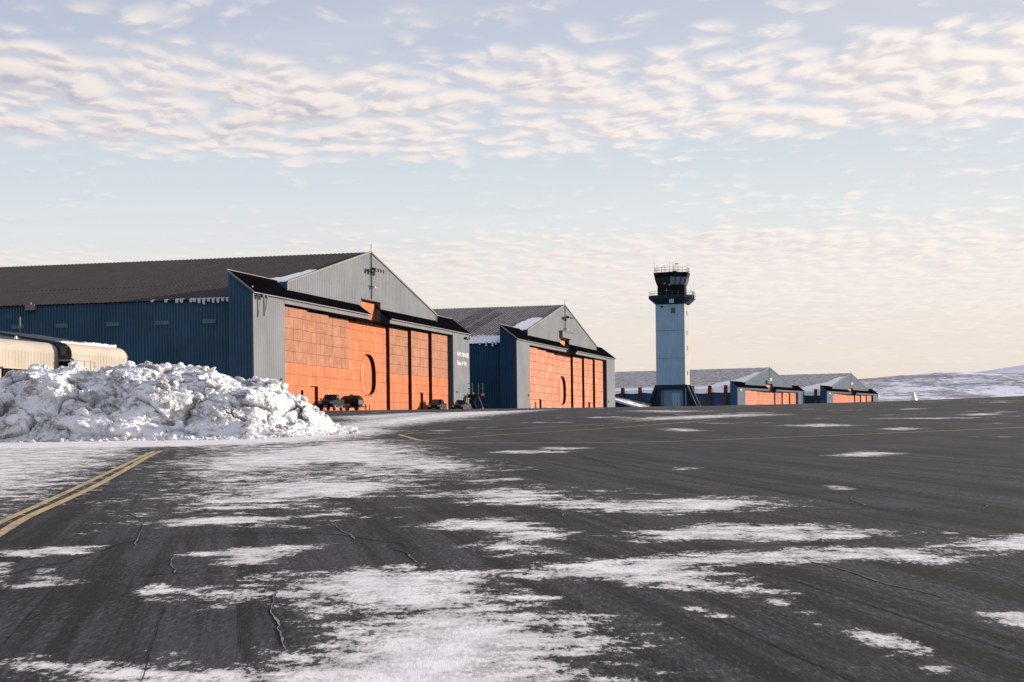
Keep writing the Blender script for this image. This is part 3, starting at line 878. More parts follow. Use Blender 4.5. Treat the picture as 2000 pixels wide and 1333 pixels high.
def hangar(P, th, label, opt):
    rz = math.pi / 2 - th
    root = empty('hangar', (P[0], P[1], 4.7), rz, label, 'hangar', 'hangars lined up along the apron')
    near = opt.get('near', 1)          # 1 nearest .. 3 far
    L = opt['length']
    pitch_w = (0.36, 0.45, 1.2)[near - 1]
    pitch_g = (0.62, 0.75, 1.6)[near - 1]
    navy = M['navy'] if near == 1 else M['navy2']
    ZB = -2.0
    GREY = M['grey'] if near < 3 else M['bluegrey']
    # main hall walls
    b = MB()
    ribs(b, (0.8, L), (0.8, 2.9), (-1, 0), pitch_w, 0.12, lambda u: ZB, lambda u: EAVE - 0.05)
    ribs(b, (W - 0.8, 2.9), (W - 0.8, L), (1, 0), pitch_w * 3, 0.07, lambda u: ZB, lambda u: EAVE - 0.05)
    b.poly([(0.8, L, ZB), (W - .8, L, ZB), (W - .8, L, EAVE), (44.5, L, RIDGE - .1), (0.8, L, EAVE)])
    b.build('side_wall', navy, root, recalc=False)
    # roof
    b = MB()
    rp = (0.6, 0.6, 1.6)[near - 1]
    slope_sheet(b, 0.4, 13.8, 2.92, L + .3, rp)
    slope_sheet(b, 13.8, 44.5, 1.25, L + .3, rp)
    slope_sheet(b, 44.5, 75.2, 1.25, L + .3, rp)
    slope_sheet(b, 75.2, 88.6, 2.92, L + .3, rp)
    b.build('roof', opt['roof'], root, recalc=False)
    # corner piers: grey front, navy flank, sloping top
    def top(s):
        return 13.3 + 2.3 * s / 2.9
    for t0, t1, side in ((0.0, D0, 0), (D1, W, 1)):
        b = MB()
        ribs(b, (t0, 0), (t1, 0), (0, -1), pitch_g, 0.022, lambda u: ZB, lambda u: 13.3)
        b.build('pier_front', GREY, root, recalc=False)
        b = MB()
        ribs(b, (t0, 2.9), (t0, 0), (-1, 0), pitch_w, 0.11, lambda u: ZB, lambda u: top(2.9 * (1 - u)) - .02)
        b.poly([(t1, 0, ZB), (t1, 2.9, ZB), (t1, 2.9, top(2.9)), (t1, 0, 13.3)])
        b.poly([(t1, 2.9, ZB), (t0, 2.9, ZB), (t0, 2.9, top(2.9)), (t1, 2.9, top(2.9))])
        b.build('pier_flank', navy, root, recalc=False)
        MB().box(t0 - .05, t0 + .10, -.12, .02, ZB, 13.25).build('corner_trim', M['grey_trim'], root)
    # sloping black roofs over piers and canopies
    for t0, t1 in ((-0.25, 39.6), (48.3, W + .25)):
        b = MB()
        b.prism_x([(-0.28, 13.10), (2.95, 15.62), (2.95, 15.82), (-0.28, 13.30)], t0, t1)
        b.build('canopy_roof', M['black_roof'], root)
        MB().box(t0, t1, -0.31, -0.285, 13.10, 13.22).build('eave_trim', M['grey_trim'], root)
        MB().box(t0, t1, 2.96, 3.02, 15.70, 15.90).build('ridge_trim', M['grey_trim'], root)
    b = MB()
    b.prism_x([(2.95, 15.62), (-0.28, 13.10), (-0.28, 13.34), (2.95, 15.90)], -0.33, -0.255)
    b.build('rake_trim', M['grey_trim'] if near < 3 else M['dark_metal'], root)
    for t0, t1 in ((D0, 39.5), (48.4, D1)):
        b = MB()
        ribs(b, (t0, -0.03), (t1, -0.03), (0, -1), 1.25, 0.03, lambda u: 12.58, lambda u: 13.08)
        b.build('fascia', GREY, root, recalc=False)
        b = MB()
        b.prism_x([(0.0, 12.58), (1.35, 12.58), (1.35, 14.15), (0.0, 13.1)], t0 + .02, t1 - .02)
        b.build('canopy_body', M['tower_dark'], root)
    # gable
    def rt(t):
        return lambda u: roof_z(t[0] + (t[1] - t[0]) * u) + 0.06
    b = MB()
    for t0, t1, zb in ((13.8, 40.5, 14.3), (40.5, 44.5, 15.5), (44.5, 48.6, 15.5), (48.6, 75.2, 14.3)):
        ribs(b, (t0, 1.4), (t1, 1.4), (0, -1), pitch_g, 0.03, lambda u, z=zb: z, rt((t0, t1)))
    b.poly([(13.8, 4.0, 12.5), (13.8, 1.4, 12.5), (13.8, 1.4, roof_z(13.8)), (13.8, 4.0, roof_z(13.8))])
    b.poly([(48.6, 2.4, 12.4), (48.6, 1.4, 12.4), (48.6, 1.4, 15.5), (48.6, 2.4, 15.5)])
    b.poly([(40.5, 1.4, 15.5), (48.6, 1.4, 15.5), (48.6, 2.4, 15.5), (40.5, 2.4, 15.5)])
    o = b.build('gable_wall', GREY, root, recalc=False)
    b = MB()
    b.box(13.70, 13.79, 1.36, 4.0, 14.5, roof_z(13.8)).build('gable_return', navy, root)
    for a, c in ((13.7, 44.5), (44.5, 75.3)):
        b = MB()
        b.hexa([(a, 1.22, roof_z(a) - .05), (c, 1.22, roof_z(c) - .05), (c, 1.42, roof_z(c) - .05), (a, 1.42, roof_z(a) - .05)],
               [(a, 1.22, roof_z(a) + .16), (c, 1.22, roof_z(c) + .16), (c, 1.42, roof_z(c) + .16), (a, 1.42, roof_z(a) + .16)])
        b.build('rake_trim', M['grey_trim'], root)
    for t in (13.75, 75.15):
        MB().box(t - .1, t + .1, 1.25, 1.38, 14.35, roof_z(t)).build('corner_trim', M['grey_trim'], root)
    MB().box(40.4, 48.7, 1.28, 1.36, 15.50, 15.62).build('slot_trim', M['dark_metal'], root)
    if opt.get('hood'):
        MB().box(39.9, 49.2, 0.75, 1.33, 15.55, 16.75).build('door_hood', GREY, root)
        MB().box(39.8, 49.3, 0.65, 1.33, 16.76, 16.90).build('hood_roof', M['dark_metal'], root)
    # dark hall behind the doors
    b = MB()
    b.poly([(D0, 2.75, ZB), (D1, 2.75, ZB), (D1, 2.75, 15.4), (D0, 2.75, 15.4)])
    b.poly([(D0, 0.05, 12.56), (D1, 0.05, 12.56), (D1, 2.75, 12.56), (D0, 2.75, 12.56)])
    b.build('door_pocket', M['dark'], root, recalc=False)
    MB().box(39.5, 48.5, 1.9, 2.5, 12.35, 12.52).build('door_track', M['dark_metal'], root)
    # tail slot door above the centre leaves
    tl = MB().box(40.3, 48.8, 2.25, 2.5, 12.55, 15.5).build('tail_door', M['rust_and_edge_shade'], root)
    for k in range(5):
        for z0, z1 in ((12.6, 13.9), (13.9, 15.45)):
            me = panel_mesh(1.64, z1 - z0, opt['fresh'])
            p = bpy.data.objects.new('panel', me)
            p.location = (41.25 + 1.64 * k, 2.19, (z0 + z1) / 2)
            link(p, tl)
    # eight sliding leaves on four tracks
    NC = 6
    leaves = []
    rg = random.Random(3 + near)
    for i in range(8):
        t0 = D0 + i * LEAF
        t1 = t0 + LEAF
        if i < 3:
            t1 += 0.2
        if i > 4:
            t0 -= 0.2
        s = TRACK[i]
        lf = MB().box(t0, t1, s + .06, s + .30, 0.05, ROWS[0]).build('door_leaf', M['rust_and_edge_shade'], root)  # dark backing puts the deep shade of the leaf edges into colour
        pieces = []
        joined = near > 1 or i > 4
        jb = {}
        w = (t1 - t0) / NC
        for c in range(NC):
            for r in range(len(ROWS) - 1):
                z1, z0 = ROWS[r], ROWS[r + 1]
                if near == 1:
                    mt = opt['fresh'] if r >= 5 else opt['faded']
                    if i in (3, 4):
                        mt = M['orange_mid'] if (r + c) % 5 == 0 else opt['fresh']
                else:
                    mt = opt['fresh'] if rg.random() < .75 else opt['faded']
                off = rg.uniform(-.006, .012)
                if joined:
                    bb = jb.setdefault(mt.name, MB())
                    g = 0.018 if near == 1 else 0.03
                    bb.box(t0 + c * w + g, t0 + (c + 1) * w - g, s - off, s + .055, z0 + g, z1 - g)
                else:
                    p = bpy.data.objects.new('panel', panel_mesh(w, z1 - z0, mt))
                    p.location = (t0 + (c + .5) * w, s - off, (z0 + z1) / 2)
                    p.rotation_euler = (rg.uniform(-.004, .004), 0, rg.uniform(-.004, .004))
                    link(p, lf)
                    pieces.append((p, t0 + c * w, t0 + (c + 1) * w, z0, z1))
        for nm, bb in jb.items():
            p = bb.build('panels', bpy.data.materials[nm], lf)
            tag(p, kind='stuff')
            pieces.append((p, t0, t1, 0, 13))
        leaves.append((lf, pieces, t0, t1, s))
    if near < 3:
        # openings: the rounded fuselage door in the middle, small doors in the leaves
        bpy.context.view_layer.update()
        oc, ow, oz0, oz1 = 44.95, 3.2, 2.5, 8.15
        ring = []
        for k in range(36):
            a = 2 * math.pi * k / 36
            x = math.copysign(abs(math.cos(a)) ** 0.8, math.cos(a)) * ow
            zz = math.copysign(abs(math.sin(a)) ** (0.95 if math.sin(a) > 0 else 0.55), math.sin(a)) * (oz1 - oz0) / 2
            ring.append((oc + x, (oz0 + oz1) / 2 + zz))
        cut = MB()
        cut.hexa([(x, 1.9, z) for x, z in ring], [(x, 2.62, z) for x, z in ring])
        co = cut.build('cutter', M['dark'], root)
        tgt = []
        for lf, pieces, t0, t1, s in leaves[3:5]:
            tgt.append(lf)
            tgt += [p for p, a, c, z0, z1 in pieces if c > oc - ow and a < oc + ow and z1 > oz0 and z0 < oz1]
        boolean_cut(tgt, co)
        bpy.data.objects.remove(co)
        b = MB()
        for k in range(36):
            (x0, z0), (x1, z1) = ring[k], ring[(k + 1) % 36]
            b.poly([(x0, 2.06, z0), (x1, 2.06, z1), (x1, 2.66, z1), (x0, 2.66, z0)])
        fd = b.build('fuselage_door', M['dark'], root)
        for a0, a1 in ((-1, 0), (0, 1)):
            b = MB()
            pr = [(x, z) for x, z in ring if (x - oc) * a1 - (oc - x) * a0 * 0 >= -1e-6 and (x >= oc if a1 else x <= oc)] if False else \
                 [(x, z) for x, z in ring if (x >= oc - 1e-6 if a1 else x <= oc + 1e-6)]
            pr.sort(key=lambda q: math.atan2(q[1] - (oz0 + oz1) / 2, (q[0] - oc - (0.8 if a1 else -0.8))))
            pr = [(oc + (x - oc) * .99 + (.02 if a1 else -.02), z) for x, z in pr]
            b.poly([(x, 2.56, z) for x, z in pr])
            b.build('door_wing', opt['fresh'], fd)
        MB().box(oc - 1.5, oc + 1.5, 1.98, 2.2, oz0 - .14, oz0 - .04).build('sill', M['dark_metal'], fd)
        small = [(1, 20.5, 23.2, 0.1, 3.15), (0, 16.2, 17.0, 0.1, 2.55), (6, 65.3, 67.3, 0.1, 3.25)]
        for i, a, c, z0, z1 in small:
            lf, pieces, t0, t1, s = leaves[i]
            ct = MB().box(a, c, s - .2, s + .40, z0, z1).build('cutter', M['dark'], root)
            tgt = [lf] + [p for p, pa, pc, pz0, pz1 in pieces if pc > a and pa < c and pz1 > z0 and pz0 < z1]
            boolean_cut(tgt, ct)
            bpy.data.objects.remove(ct)
            d = MB().box(a - .02, c + .02, s + .36, s + .42, z0, z1 + .02).build('personnel_door', opt['fresh'] if c - a > 1 else M['dark'], root)
            if c - a > 1:
                MB().box(c - .16, c - .1, s + .30, s + .36, 1.0, 1.15).build('handle', M['dark_metal'], d)
        for x in (43.6, 45.2):
            MB().box(x, x + .28, 2.02, 2.06, .35, 1.2).build('pull_handle', M['dark_metal'], root)
    # seams, conduit and lamps on the gable
    MB().box(44.40, 44.50, 1.16, 1.30, 15.7, RIDGE + 0.1).build('conduit', M['dark_metal'], root)
    MB().box(44.42, 44.48, 1.22, 1.28, RIDGE + .2, RIDGE + 1.1).build('roof_rod', M['dark_metal'], root)
    if near < 3:
        lb = MB().box(42.6, 46.8, 0.55, 0.75, 19.62, 19.78).build('floodlight_bracket', M['dark_metal'], root)
        for t in (43.0, 44.2, 45.4, 46.5):
            b = MB()
            b.prism_x([(0.0, 19.35), (0.6, 19.55), (0.6, 19.95), (0.0, 19.8)], t - .32, t + .32)
            b.build('floodlight', M['dark_metal'], lb)
        for t in (43.1, 46.3):
            MB().bar((t, 0.7, 19.7), (t, 1.35, 19.7), .05).build('bracket_arm', M['dark_metal'], lb)
        lp = MB().box(43.6, 45.5, 0.9, 1.05, 17.5, 17.62).build('lamp_arm', M['dark_metal'], root)
        MB().cyl((44.5, 0.85, 17.2), (0, 0, 1), .28, .3, 10, .12).build('lamp', M['white'], lp)
    else:
        MB().box(44.1, 45.7, 0.9, 1.3, 17.0, 17.8).build('floodlight', M['white'], root)
        for t in (2.2, W - 1.2):
            MB().box(t, t + 1.0, -.6, -.1, 12.0, 12.6).build('floodlight', M['white'], root)
    if near == 1:
        fb = MB().box(0.9, 3.0, -.75, -.62, 12.98, 13.1).build('floodlight_bracket', M['dark_metal'], root)
        MB().box(1.75, 1.95, -.72, -.58, 10.6, 12.98).build('bracket_post', M['dark_metal'], fb)
        MB().bar((1.9, -.65, 10.7), (2.85, -.65, 12.98), .05).build('bracket_brace', M['dark_metal'], fb)
        MB().box(1.2, 1.3, -.7, 0, 12.98, 13.08).build('bracket_arm', M['dark_metal'], fb)
        MB().box(2.5, 2.6, -.7, 0, 12.98, 13.08).build('bracket_arm', M['dark_metal'], fb)
        for t in (1.3, 2.4):
            MB().box(t - .2, t + .2, -.85, -.55, 12.65, 12.95).build('floodlight', M['dark_metal'], fb)
        MB().cyl((8.1, -.02, 3.6), (0, -1, 0), .13, .15, 10).build('wall_lamp', M['dark_metal'], root)
        MB().cyl((81.4, -.02, 3.6), (0, -1, 0), .15, .15, 10).build('wall_lamp', M['dark_metal'], root)
        b = MB()
        for t in (86.0, 86.8, 87.7):
            b.box(t, t + .5, -.5, -.1, 12.3, 12.6)
        b.build('camera_cluster', M['dark_metal'], root)
        curve_text('AIR BASE', M['white'], root, 81.4, 88.3, 9.28, 10.02, -0.075)
        curve_text('Everk Rd', M['white'], root, 81.6, 86.8, 7.88, 8.62, -0.075)
        # translucent panels high in the flank wall
        for s0, s1 in ((29.1, 30.7), (23.4, 24.9), (16.8, 18.4), (10.6, 12.3), (4.75, 6.4)):
            MB().box(0.62, 0.67, s0, s1, 9.88, 10.36).build('wall_light_panel', M['wallpanel'], root)
        # red obstruction lamps and gutter box
        gb = MB().box(0.1, 0.8, 27.4, 28.6, 12.0, 12.65).build('gutter_box', M['grey_trim'], root)
        MB().cyl((0.4, 28.0, 12.66), (0, 0, 1), .10, .28, 8).build('obstruction_lamp', M['red'], root)
        MB().cyl((0.3, 0.1, 13.75), (0, 0, 1), .09, .2, 8).build('obstruction_lamp', M['red'], root)
        MB().box(0.60, 0.67, 28.5, 28.66, -2, 12.5).build('downpipe', M['navy'], root)
    if near == 2:
        for t, z in ((8.1, 3.6), (8.0, 0.5), (81.3, 3.6)):
            MB().cyl((t, -.02, z), (0, -1, 0), .2, .15, 8).build('wall_lamp', M['dark_metal'], root)
        b = MB()
        for k in range(4):
            b.box(9.35, 9.85, -.25, -.08, .3 + k * .5, .55 + k * .5)
        b.build('bumper_blocks', M['white'], root)
    # posts along the flank
    for s in opt.get('posts', []):
        MB().box(-0.9, 0.4, s - .55, s + .55, -2, opt.get('post_top', 14.2)).build('rusty_post', M['rust_and_edge_shade'], root)
    # lying snow
    def snow_sheet(poly, th=0.16, name='roof_snow'):
        b = MB()
        b.hexa([(t, s, roof_z(t) + .02) for t, s in poly], [(44.5 + (t - 44.5) * .995, s, roof_z(t) + th) for t, s in poly])
        b.build(name, M['snow'], root)
    for poly in opt.get('snow', []):
        # roughen the outline
        pts = []
        for (a, c) in zip(poly, poly[1:] + poly[:1]):
            n = 6
            for k in range(n):
                f = k / n
                j = rg.uniform(-.28, .28) if k else 0
                pts.append((a[0] + (c[0] - a[0]) * f + j, max(1.5, a[1] + (c[1] - a[1]) * f + j)))
        snow_sheet(pts)
    if opt.get('tongues'):
        b = MB()
        for s0, s1, prob, ln in opt['tongues']:
            s = s0
            while s < s1:
                if rg.random() < prob:
                    l = ln * rg.uniform(.4, 1.2)
                    h = roof_z(.4)
                    b.hexa([(0.15, s, h - l), (0.3, s, h - l), (0.3, s + .24, h - l * .9), (0.15, s + .24, h - l * .9)],
                           [(0.05, s, h + .1), (0.6, s, h + .18), (0.6, s + .24, h + .18), (0.05, s + .24, h + .1)])
                    b.box(0.6, 0.6 + rg.uniform(.5, 2.5), s, s + .24, h + .05, h + .2)
                s += .58
        if b.v:
            tag(b.build('eave_snow', M['snow'], root), kind='stuff')
    if opt.get('drift'):
        b = MB()
        s0, s1 = opt['drift']
        n = 60
        for k in range(n):
            a, c = s0 + (s1 - s0) * k / n, s0 + (s1 - s0) * (k + 1) / n
            d0, d1 = [0.5 + 0.45 * abs(math.sin(x * .33)) + .25 * math.sin(x * .11) for x in (a, c)]
            w0, w1 = [5 + 2.5 * math.sin(x * .09 + 1) for x in (a, c)]
            b.hexa([(0.1, a, 12.4 - d0), (w0, a, roof_z(w0)), (w1, c, roof_z(w1)), (0.1, c, 12.4 - d1)],
                   [(0.2, a, 13.1), (w0, a, roof_z(w0) + .2), (w1, c, roof_z(w1) + .2), (0.2, c, 13.1)])
        b.build('eave_drift', M['snow'], root)
    return root


M['wallpanel'] = paint('pale_blue_panel', (0.105, 0.165, 0.225), 0.4, 0.2, 0.3, 3.0)
M['orange_mid'] = paint('weathered_orange_paint', (0.425, 0.166, 0.092), 0.6, 0.15, 0.45, 0.6, dirt=(0.26, 0.11, 0.065), per_object=0.04)
FR, FA, PK = M['orange'], M['orange_faded'], M['orange_pink']
hangar((-29.016, 190.0), TH, 'nearest and largest blue and grey hangar with AIR BASE lettered on its pier',
       dict(near=1, length=75, roof=M['roof1'], fresh=FR, faded=FA,
            snow=[[(11.5, 3.05), (13.5, 4.6), (17, 5.0), (18.6, 3.7), (25, 2.8), (24.6, 1.7), (14.0, 1.5), (13.9, 3.05)]],
            tongues=[(3.0, 7.5, 1.0, 0.6), (7.5, 10, .5, .35), (10, 19, .18, .3)]))
hangar((0.905, 291.0), TH, 'second blue and grey hangar from the left, snow streaks low on its grey roof',
       dict(near=2, length=75, roof=M['roof2'], fresh=PK, faded=M['orange_pink2'] if 'orange_pink2' in M else PK, hood=True,
            snow=[[(11, 3.05), (14, 4.2), (17.4, 5.0), (26, 4.4), (28, 2.9), (27.2, 1.7), (14, 1.6), (13.7, 3.05)]],
            tongues=[(3.0, 40, .35, .6)]))
hangar((85.997, 643.0), TH3, 'far hangar standing right behind the control tower, rusty posts along its flank',
       dict(near=3, length=110, roof=M['roof3'], fresh=PK, faded=PK, hood=True, posts=POSTS3, drift=(3, 105),
            snow=[[(4, 3.05), (6.0, 14.5), (13, 13), (18.8, 7.6), (26, 5), (33.4, 4.1), (34.5, 1.7), (13.9, 1.6), (13.7, 3.05)]]))
hangar((135.115, 724.0), TH3, 'farthest and smallest hangar, at the right end of the row',
       dict(near=3, length=110, roof=M['roof3'], fresh=PK, faded=PK, posts=POSTS4, drift=(3, 105),
            snow=[[(2, 3.05), (7, 18), (14, 14), (23.3, 6.7), (35.2, 4.1), (36.4, 1.8), (13.9, 1.6), (13.7, 3.05)]]))


# ---------------------------------------------------------------- control tower
def control_tower():
    root = empty('control_tower', (41.2, 400.0, 4.7), math.pi / 2 - TH,
                 'tall light blue control tower with black glazed cab and balcony', 'control tower')
    A, B = 6.7, 6.9           # depth (x) and width (y)
    Z0, Z1 = 7.97, 27.15
    b = MB()
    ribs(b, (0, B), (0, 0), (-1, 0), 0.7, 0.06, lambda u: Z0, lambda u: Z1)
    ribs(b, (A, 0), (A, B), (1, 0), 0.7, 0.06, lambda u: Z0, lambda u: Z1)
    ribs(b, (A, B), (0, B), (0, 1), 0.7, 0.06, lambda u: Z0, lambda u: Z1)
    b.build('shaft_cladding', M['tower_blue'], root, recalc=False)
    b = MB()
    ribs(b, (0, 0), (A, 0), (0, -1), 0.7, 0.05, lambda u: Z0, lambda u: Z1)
    b.build('shaft_sunny_face', M['tower_sunlit'], root, recalc=False)  # sunlight on this side put into a paler, warmer colour
    for z in (14.2, 20.8):
        MB().box(-.09, -.02, 0, B, z, z + .12).build('joint_strip', M['tower_blue2'], root)
    w = MB().box(-.10, -.02, 2.2, 3.2, 25.15, 26.25).build('window', M['glass'], root)
    MB().box(-.14, -.06, 2.1, 3.3, 25.02, 25.14).build('sill', M['tower_dark'], w)
    MB().box(-.28, -.06, 5.2, 5.6, 26.3, 26.7).build('wall_lamp', M['tower_dark'], root)
    for z in (24.5, 19.8, 16.2, 10.2):
        MB().box(3.0, 3.5, -.12, -.05, z, z + 1.1).build('vent', M['dark_metal'], root)

    def ring(cx, cy, hx, hy, ch, z):
        return [(cx - hx, cy - hy + ch, z), (cx - hx + ch, cy - hy, z), (cx + hx - ch, cy - hy, z), (cx + hx, cy - hy + ch, z),
                (cx + hx, cy + hy - ch, z), (cx + hx - ch, cy + hy, z), (cx - hx + ch, cy + hy, z), (cx - hx, cy + hy - ch, z)]
    cx, cy = A / 2, B / 2
    b = MB()
    b.hexa(ring(cx, cy, A / 2 + .06, B / 2 + .06, .3, Z1 - .1), ring(cx, cy, A / 2 + 1.1, B / 2 + 1.75, 1.6, 28.5))
    b.hexa(ring(cx, cy, A / 2 + 1.1, B / 2 + 1.75, 1.6, 28.505), ring(cx, cy, A / 2 + 1.1, B / 2 + 1.75, 1.6, 29.2))
    b.build('balcony', M['tower_dark'], root)
    MB().box(-0.95, -.5, 2.4, 3.5, 27.3, 28.45).build('equipment_box', M['tower_blue'], root)
    rl = ring(cx, cy, A / 2 + 1.0, B / 2 + 1.65, 1.55, 0)
    rail = MB()
    for k in range(8):
        p, q = Vector(rl[k]), Vector(rl[(k + 1) % 8])
        n = max(1, int((q - p).length / 1.3))
        for z in (29.75, 30.2):
            rail.bar(p + Vector((0, 0, z)), q + Vector((0, 0, z)), .03)
        for j in range(n):
            s = p.lerp(q, j / n)
            rail.bar(s + Vector((0, 0, 29.2)), s + Vector((0, 0, 30.2)), .03)
    rail.build('balcony_railing', M['dark_metal'], root)
    MB().box(2, 4.2, -2.1, -1.62, 28.3, 29.2).build('balcony_box', M['grey_trim'], root)
    MB().box(2.1, 4.1, -1.75, -1.66, 29.25, 30.2).build('railing_banner', M['dark_metal'], root)
    # six-sided cab, glazing leaning outward
    a0 = R(-102.8) - (math.pi / 2 - TH)

    def hexr(r, z):
        return [Vector((cx + r * math.cos(a0 + k * math.pi / 3), cy + r * math.sin(a0 + k * math.pi / 3), z)) for k in range(6)]
    b = MB()
    b.hexa(hexr(3.75, 29.2), hexr(3.75, 31.75))
    b.build('cab_base', M['cab_black'], root)
    r0, r1, r2 = 3.80, 4.42, 4.72
    b = MB()
    b.hexa(hexr(r1, 33.55), hexr(r2, 34.55))
    b.build('cab_fascia', M['cab_black'], root)
    lo, hi = hexr(r0, 31.76), hexr(r1, 33.54)
    panes = MB()
    for k in range(6):
        p0, p1, q0, q1 = lo[k], lo[(k + 1) % 6], hi[k], hi[(k + 1) % 6]
        for j in range(3):
            f0, f1 = (j + .06) / 3, (j + .94) / 3
            quad = [p0.lerp(p1, f0), p0.lerp(p1, f1), q0.lerp(q1, f1), q0.lerp(q1, f0)]
            b = MB()
            ctr = Vector((cx, cy, 32.6))
            inn = [v + (ctr - v) * .02 for v in quad]
            b.hexa(quad, inn)
            b.build('cab_pane', M['glass_blue'] if k in (0, 1) else M['glass'], root)
        b = MB()
        for j in range(4):
            f = j / 3
            b.bar(p0.lerp(p1, f), q0.lerp(q1, f), .10 if j in (0, 3) else .07)
        b.build('mullion', M['cab_black'], root)
    b = MB()
    b.hexa(hexr(3.2, 31.7), hexr(3.7, 33.6))
    b.build('cab_interior', M['dark'], root)
    dk = MB()
    dk.hexa(hexr(4.75, 34.56), hexr(4.75, 34.68))
    dk.build('cab_roof', M['cab_black'], root)
    rl = hexr(4.5, 0)
    rail = MB()
    for k in range(6):
        p, q = rl[k], rl[(k + 1) % 6]
        for z in (35.25, 35.85):
            rail.bar(p + Vector((0, 0, z)), q + Vector((0, 0, z)), .032)
        for j in range(4):
            s = p.lerp(q, j / 4)
            rail.bar(s + Vector((0, 0, 34.6)), s + Vector((0, 0, 35.85)), .032)
    rail.build('roof_railing', M['dark_metal'], root)
    rg = random.Random(5)
    for k in range(6):
        p = rl[k]
        MB().bar(p + Vector((0, 0, 35.8)), p + Vector((0, 0, 36.5 + rg.uniform(0, .6))), .03).build('antenna', M['dark_metal'], root)
    for dx, dy, h in ((0.5, -.2, 37.4), (-.4, -.9, 37.0), (1.0, -1.3, 36.5), (-1.2, 1.6, 36.7), (.4, 2.4, 36.6)):
        MB().bar((cx + dx, cy + dy, 34.6), (cx + dx, cy + dy, h), .035).build('antenna', M['dark_metal'], root)
    MB().box(cx - .5, cx - .3, cy - 1.6, cy - .8, 36.8, 36.98).build('wind_vane', M['dark_metal'], root)
    MB().box(cx - .6, cx + .4, cy - 1.2, cy - .2, 34.68, 35.2).build('roof_cabinet', M['cab_black'], root)
    for z, y in ((31.9, 4.6), (31.6, 3.4), (30.3, 4.1)):
        MB().cyl((-.85, y, z), (-1, 0, 0), .12, .16, 8).build('cab_lamp', M['white'], root)
    # foot: dark frame, recessed light blue panels, raking struts
    MB().box(0.5, A - .1, .3, B - .3, -1.5, Z0 - .02).build('foot_core', M['tower_blue2'], root)
    MB().box(-.02, .48, .02, B - .02, 6.85, Z0).build('foot_beam', M['tower_dark'], root)
    for y0, y1 in ((0.02, .6), (B - .95, B - .02)):
        MB().box(0.1, .48, y0, y1, -1.5, 6.85).build('foot_column', M['tower_dark'], root)
    for k in range(3):
        b = MB()
        b.prism_y([(.30, .4), (.48, .4), (.48, 6.0), (.36, 6.0)], 1.5 + k * .62, 1.95 + k * .62)
        b.build('door_panel', M['tower_blue'], root)
    MB().box(-.06, -.01, 5.3, 5.42, -1.5, Z0 - .2).build('drain_pipe', M['dark'], root)
    for x in (0.05, A - .55):
        for sgn, y in ((1, B), (-1, 0)):
            b = MB()
            b.hexa([(x, y + sgn * 4.7, -2), (x + .5, y + sgn * 4.7, -2), (x + .5, y + sgn * 4.1, -2), (x, y + sgn * 4.1, -2)],
                   [(x, y + sgn * .25, Z0), (x + .5, y + sgn * .25, Z0), (x + .5, y - sgn * .35, Z0), (x, y - sgn * .35, Z0)])
            st = b.build('strut', M['tower_dark'], root)
            b = MB()
            b.hexa([(x + .1, y + sgn * 4.86, -2), (x + .4, y + sgn * 4.86, -2), (x + .4, y + sgn * 4.72, -2), (x + .1, y + sgn * 4.72, -2)],
                   [(x + .1, y + sgn * .40, Z0), (x + .4, y + sgn * .40, Z0), (x + .4, y + sgn * .26, Z0), (x + .1, y + sgn * .26, Z0)])
            b.build('strut_edge', M['grey_trim'], st)
    b = MB()
    b.poly([(.6, B, -2), (.6, B + 4.0, -2), (.6, B, Z0)])
    b.poly([(.6, 0, -2), (.6, -4.0, -2), (.6, 0, Z0)])
    b.build('strut_web', M['tower_dark'], root)


M['cab_black'] = plain('cab_black_cladding', (0.006, 0.0065, 0.009), 0.6, spec=0.15)
M['tower_sunlit'] = paint('tower_sunlit_cladding', (0.50, 0.47, 0.42), 0.5, 0.06, 0.1, 0.4)
M['tower_blue2'] = paint('tower_joint', (0.16, 0.26, 0.35), 0.5, 0.06, 0.1, 0.4)
control_tower()


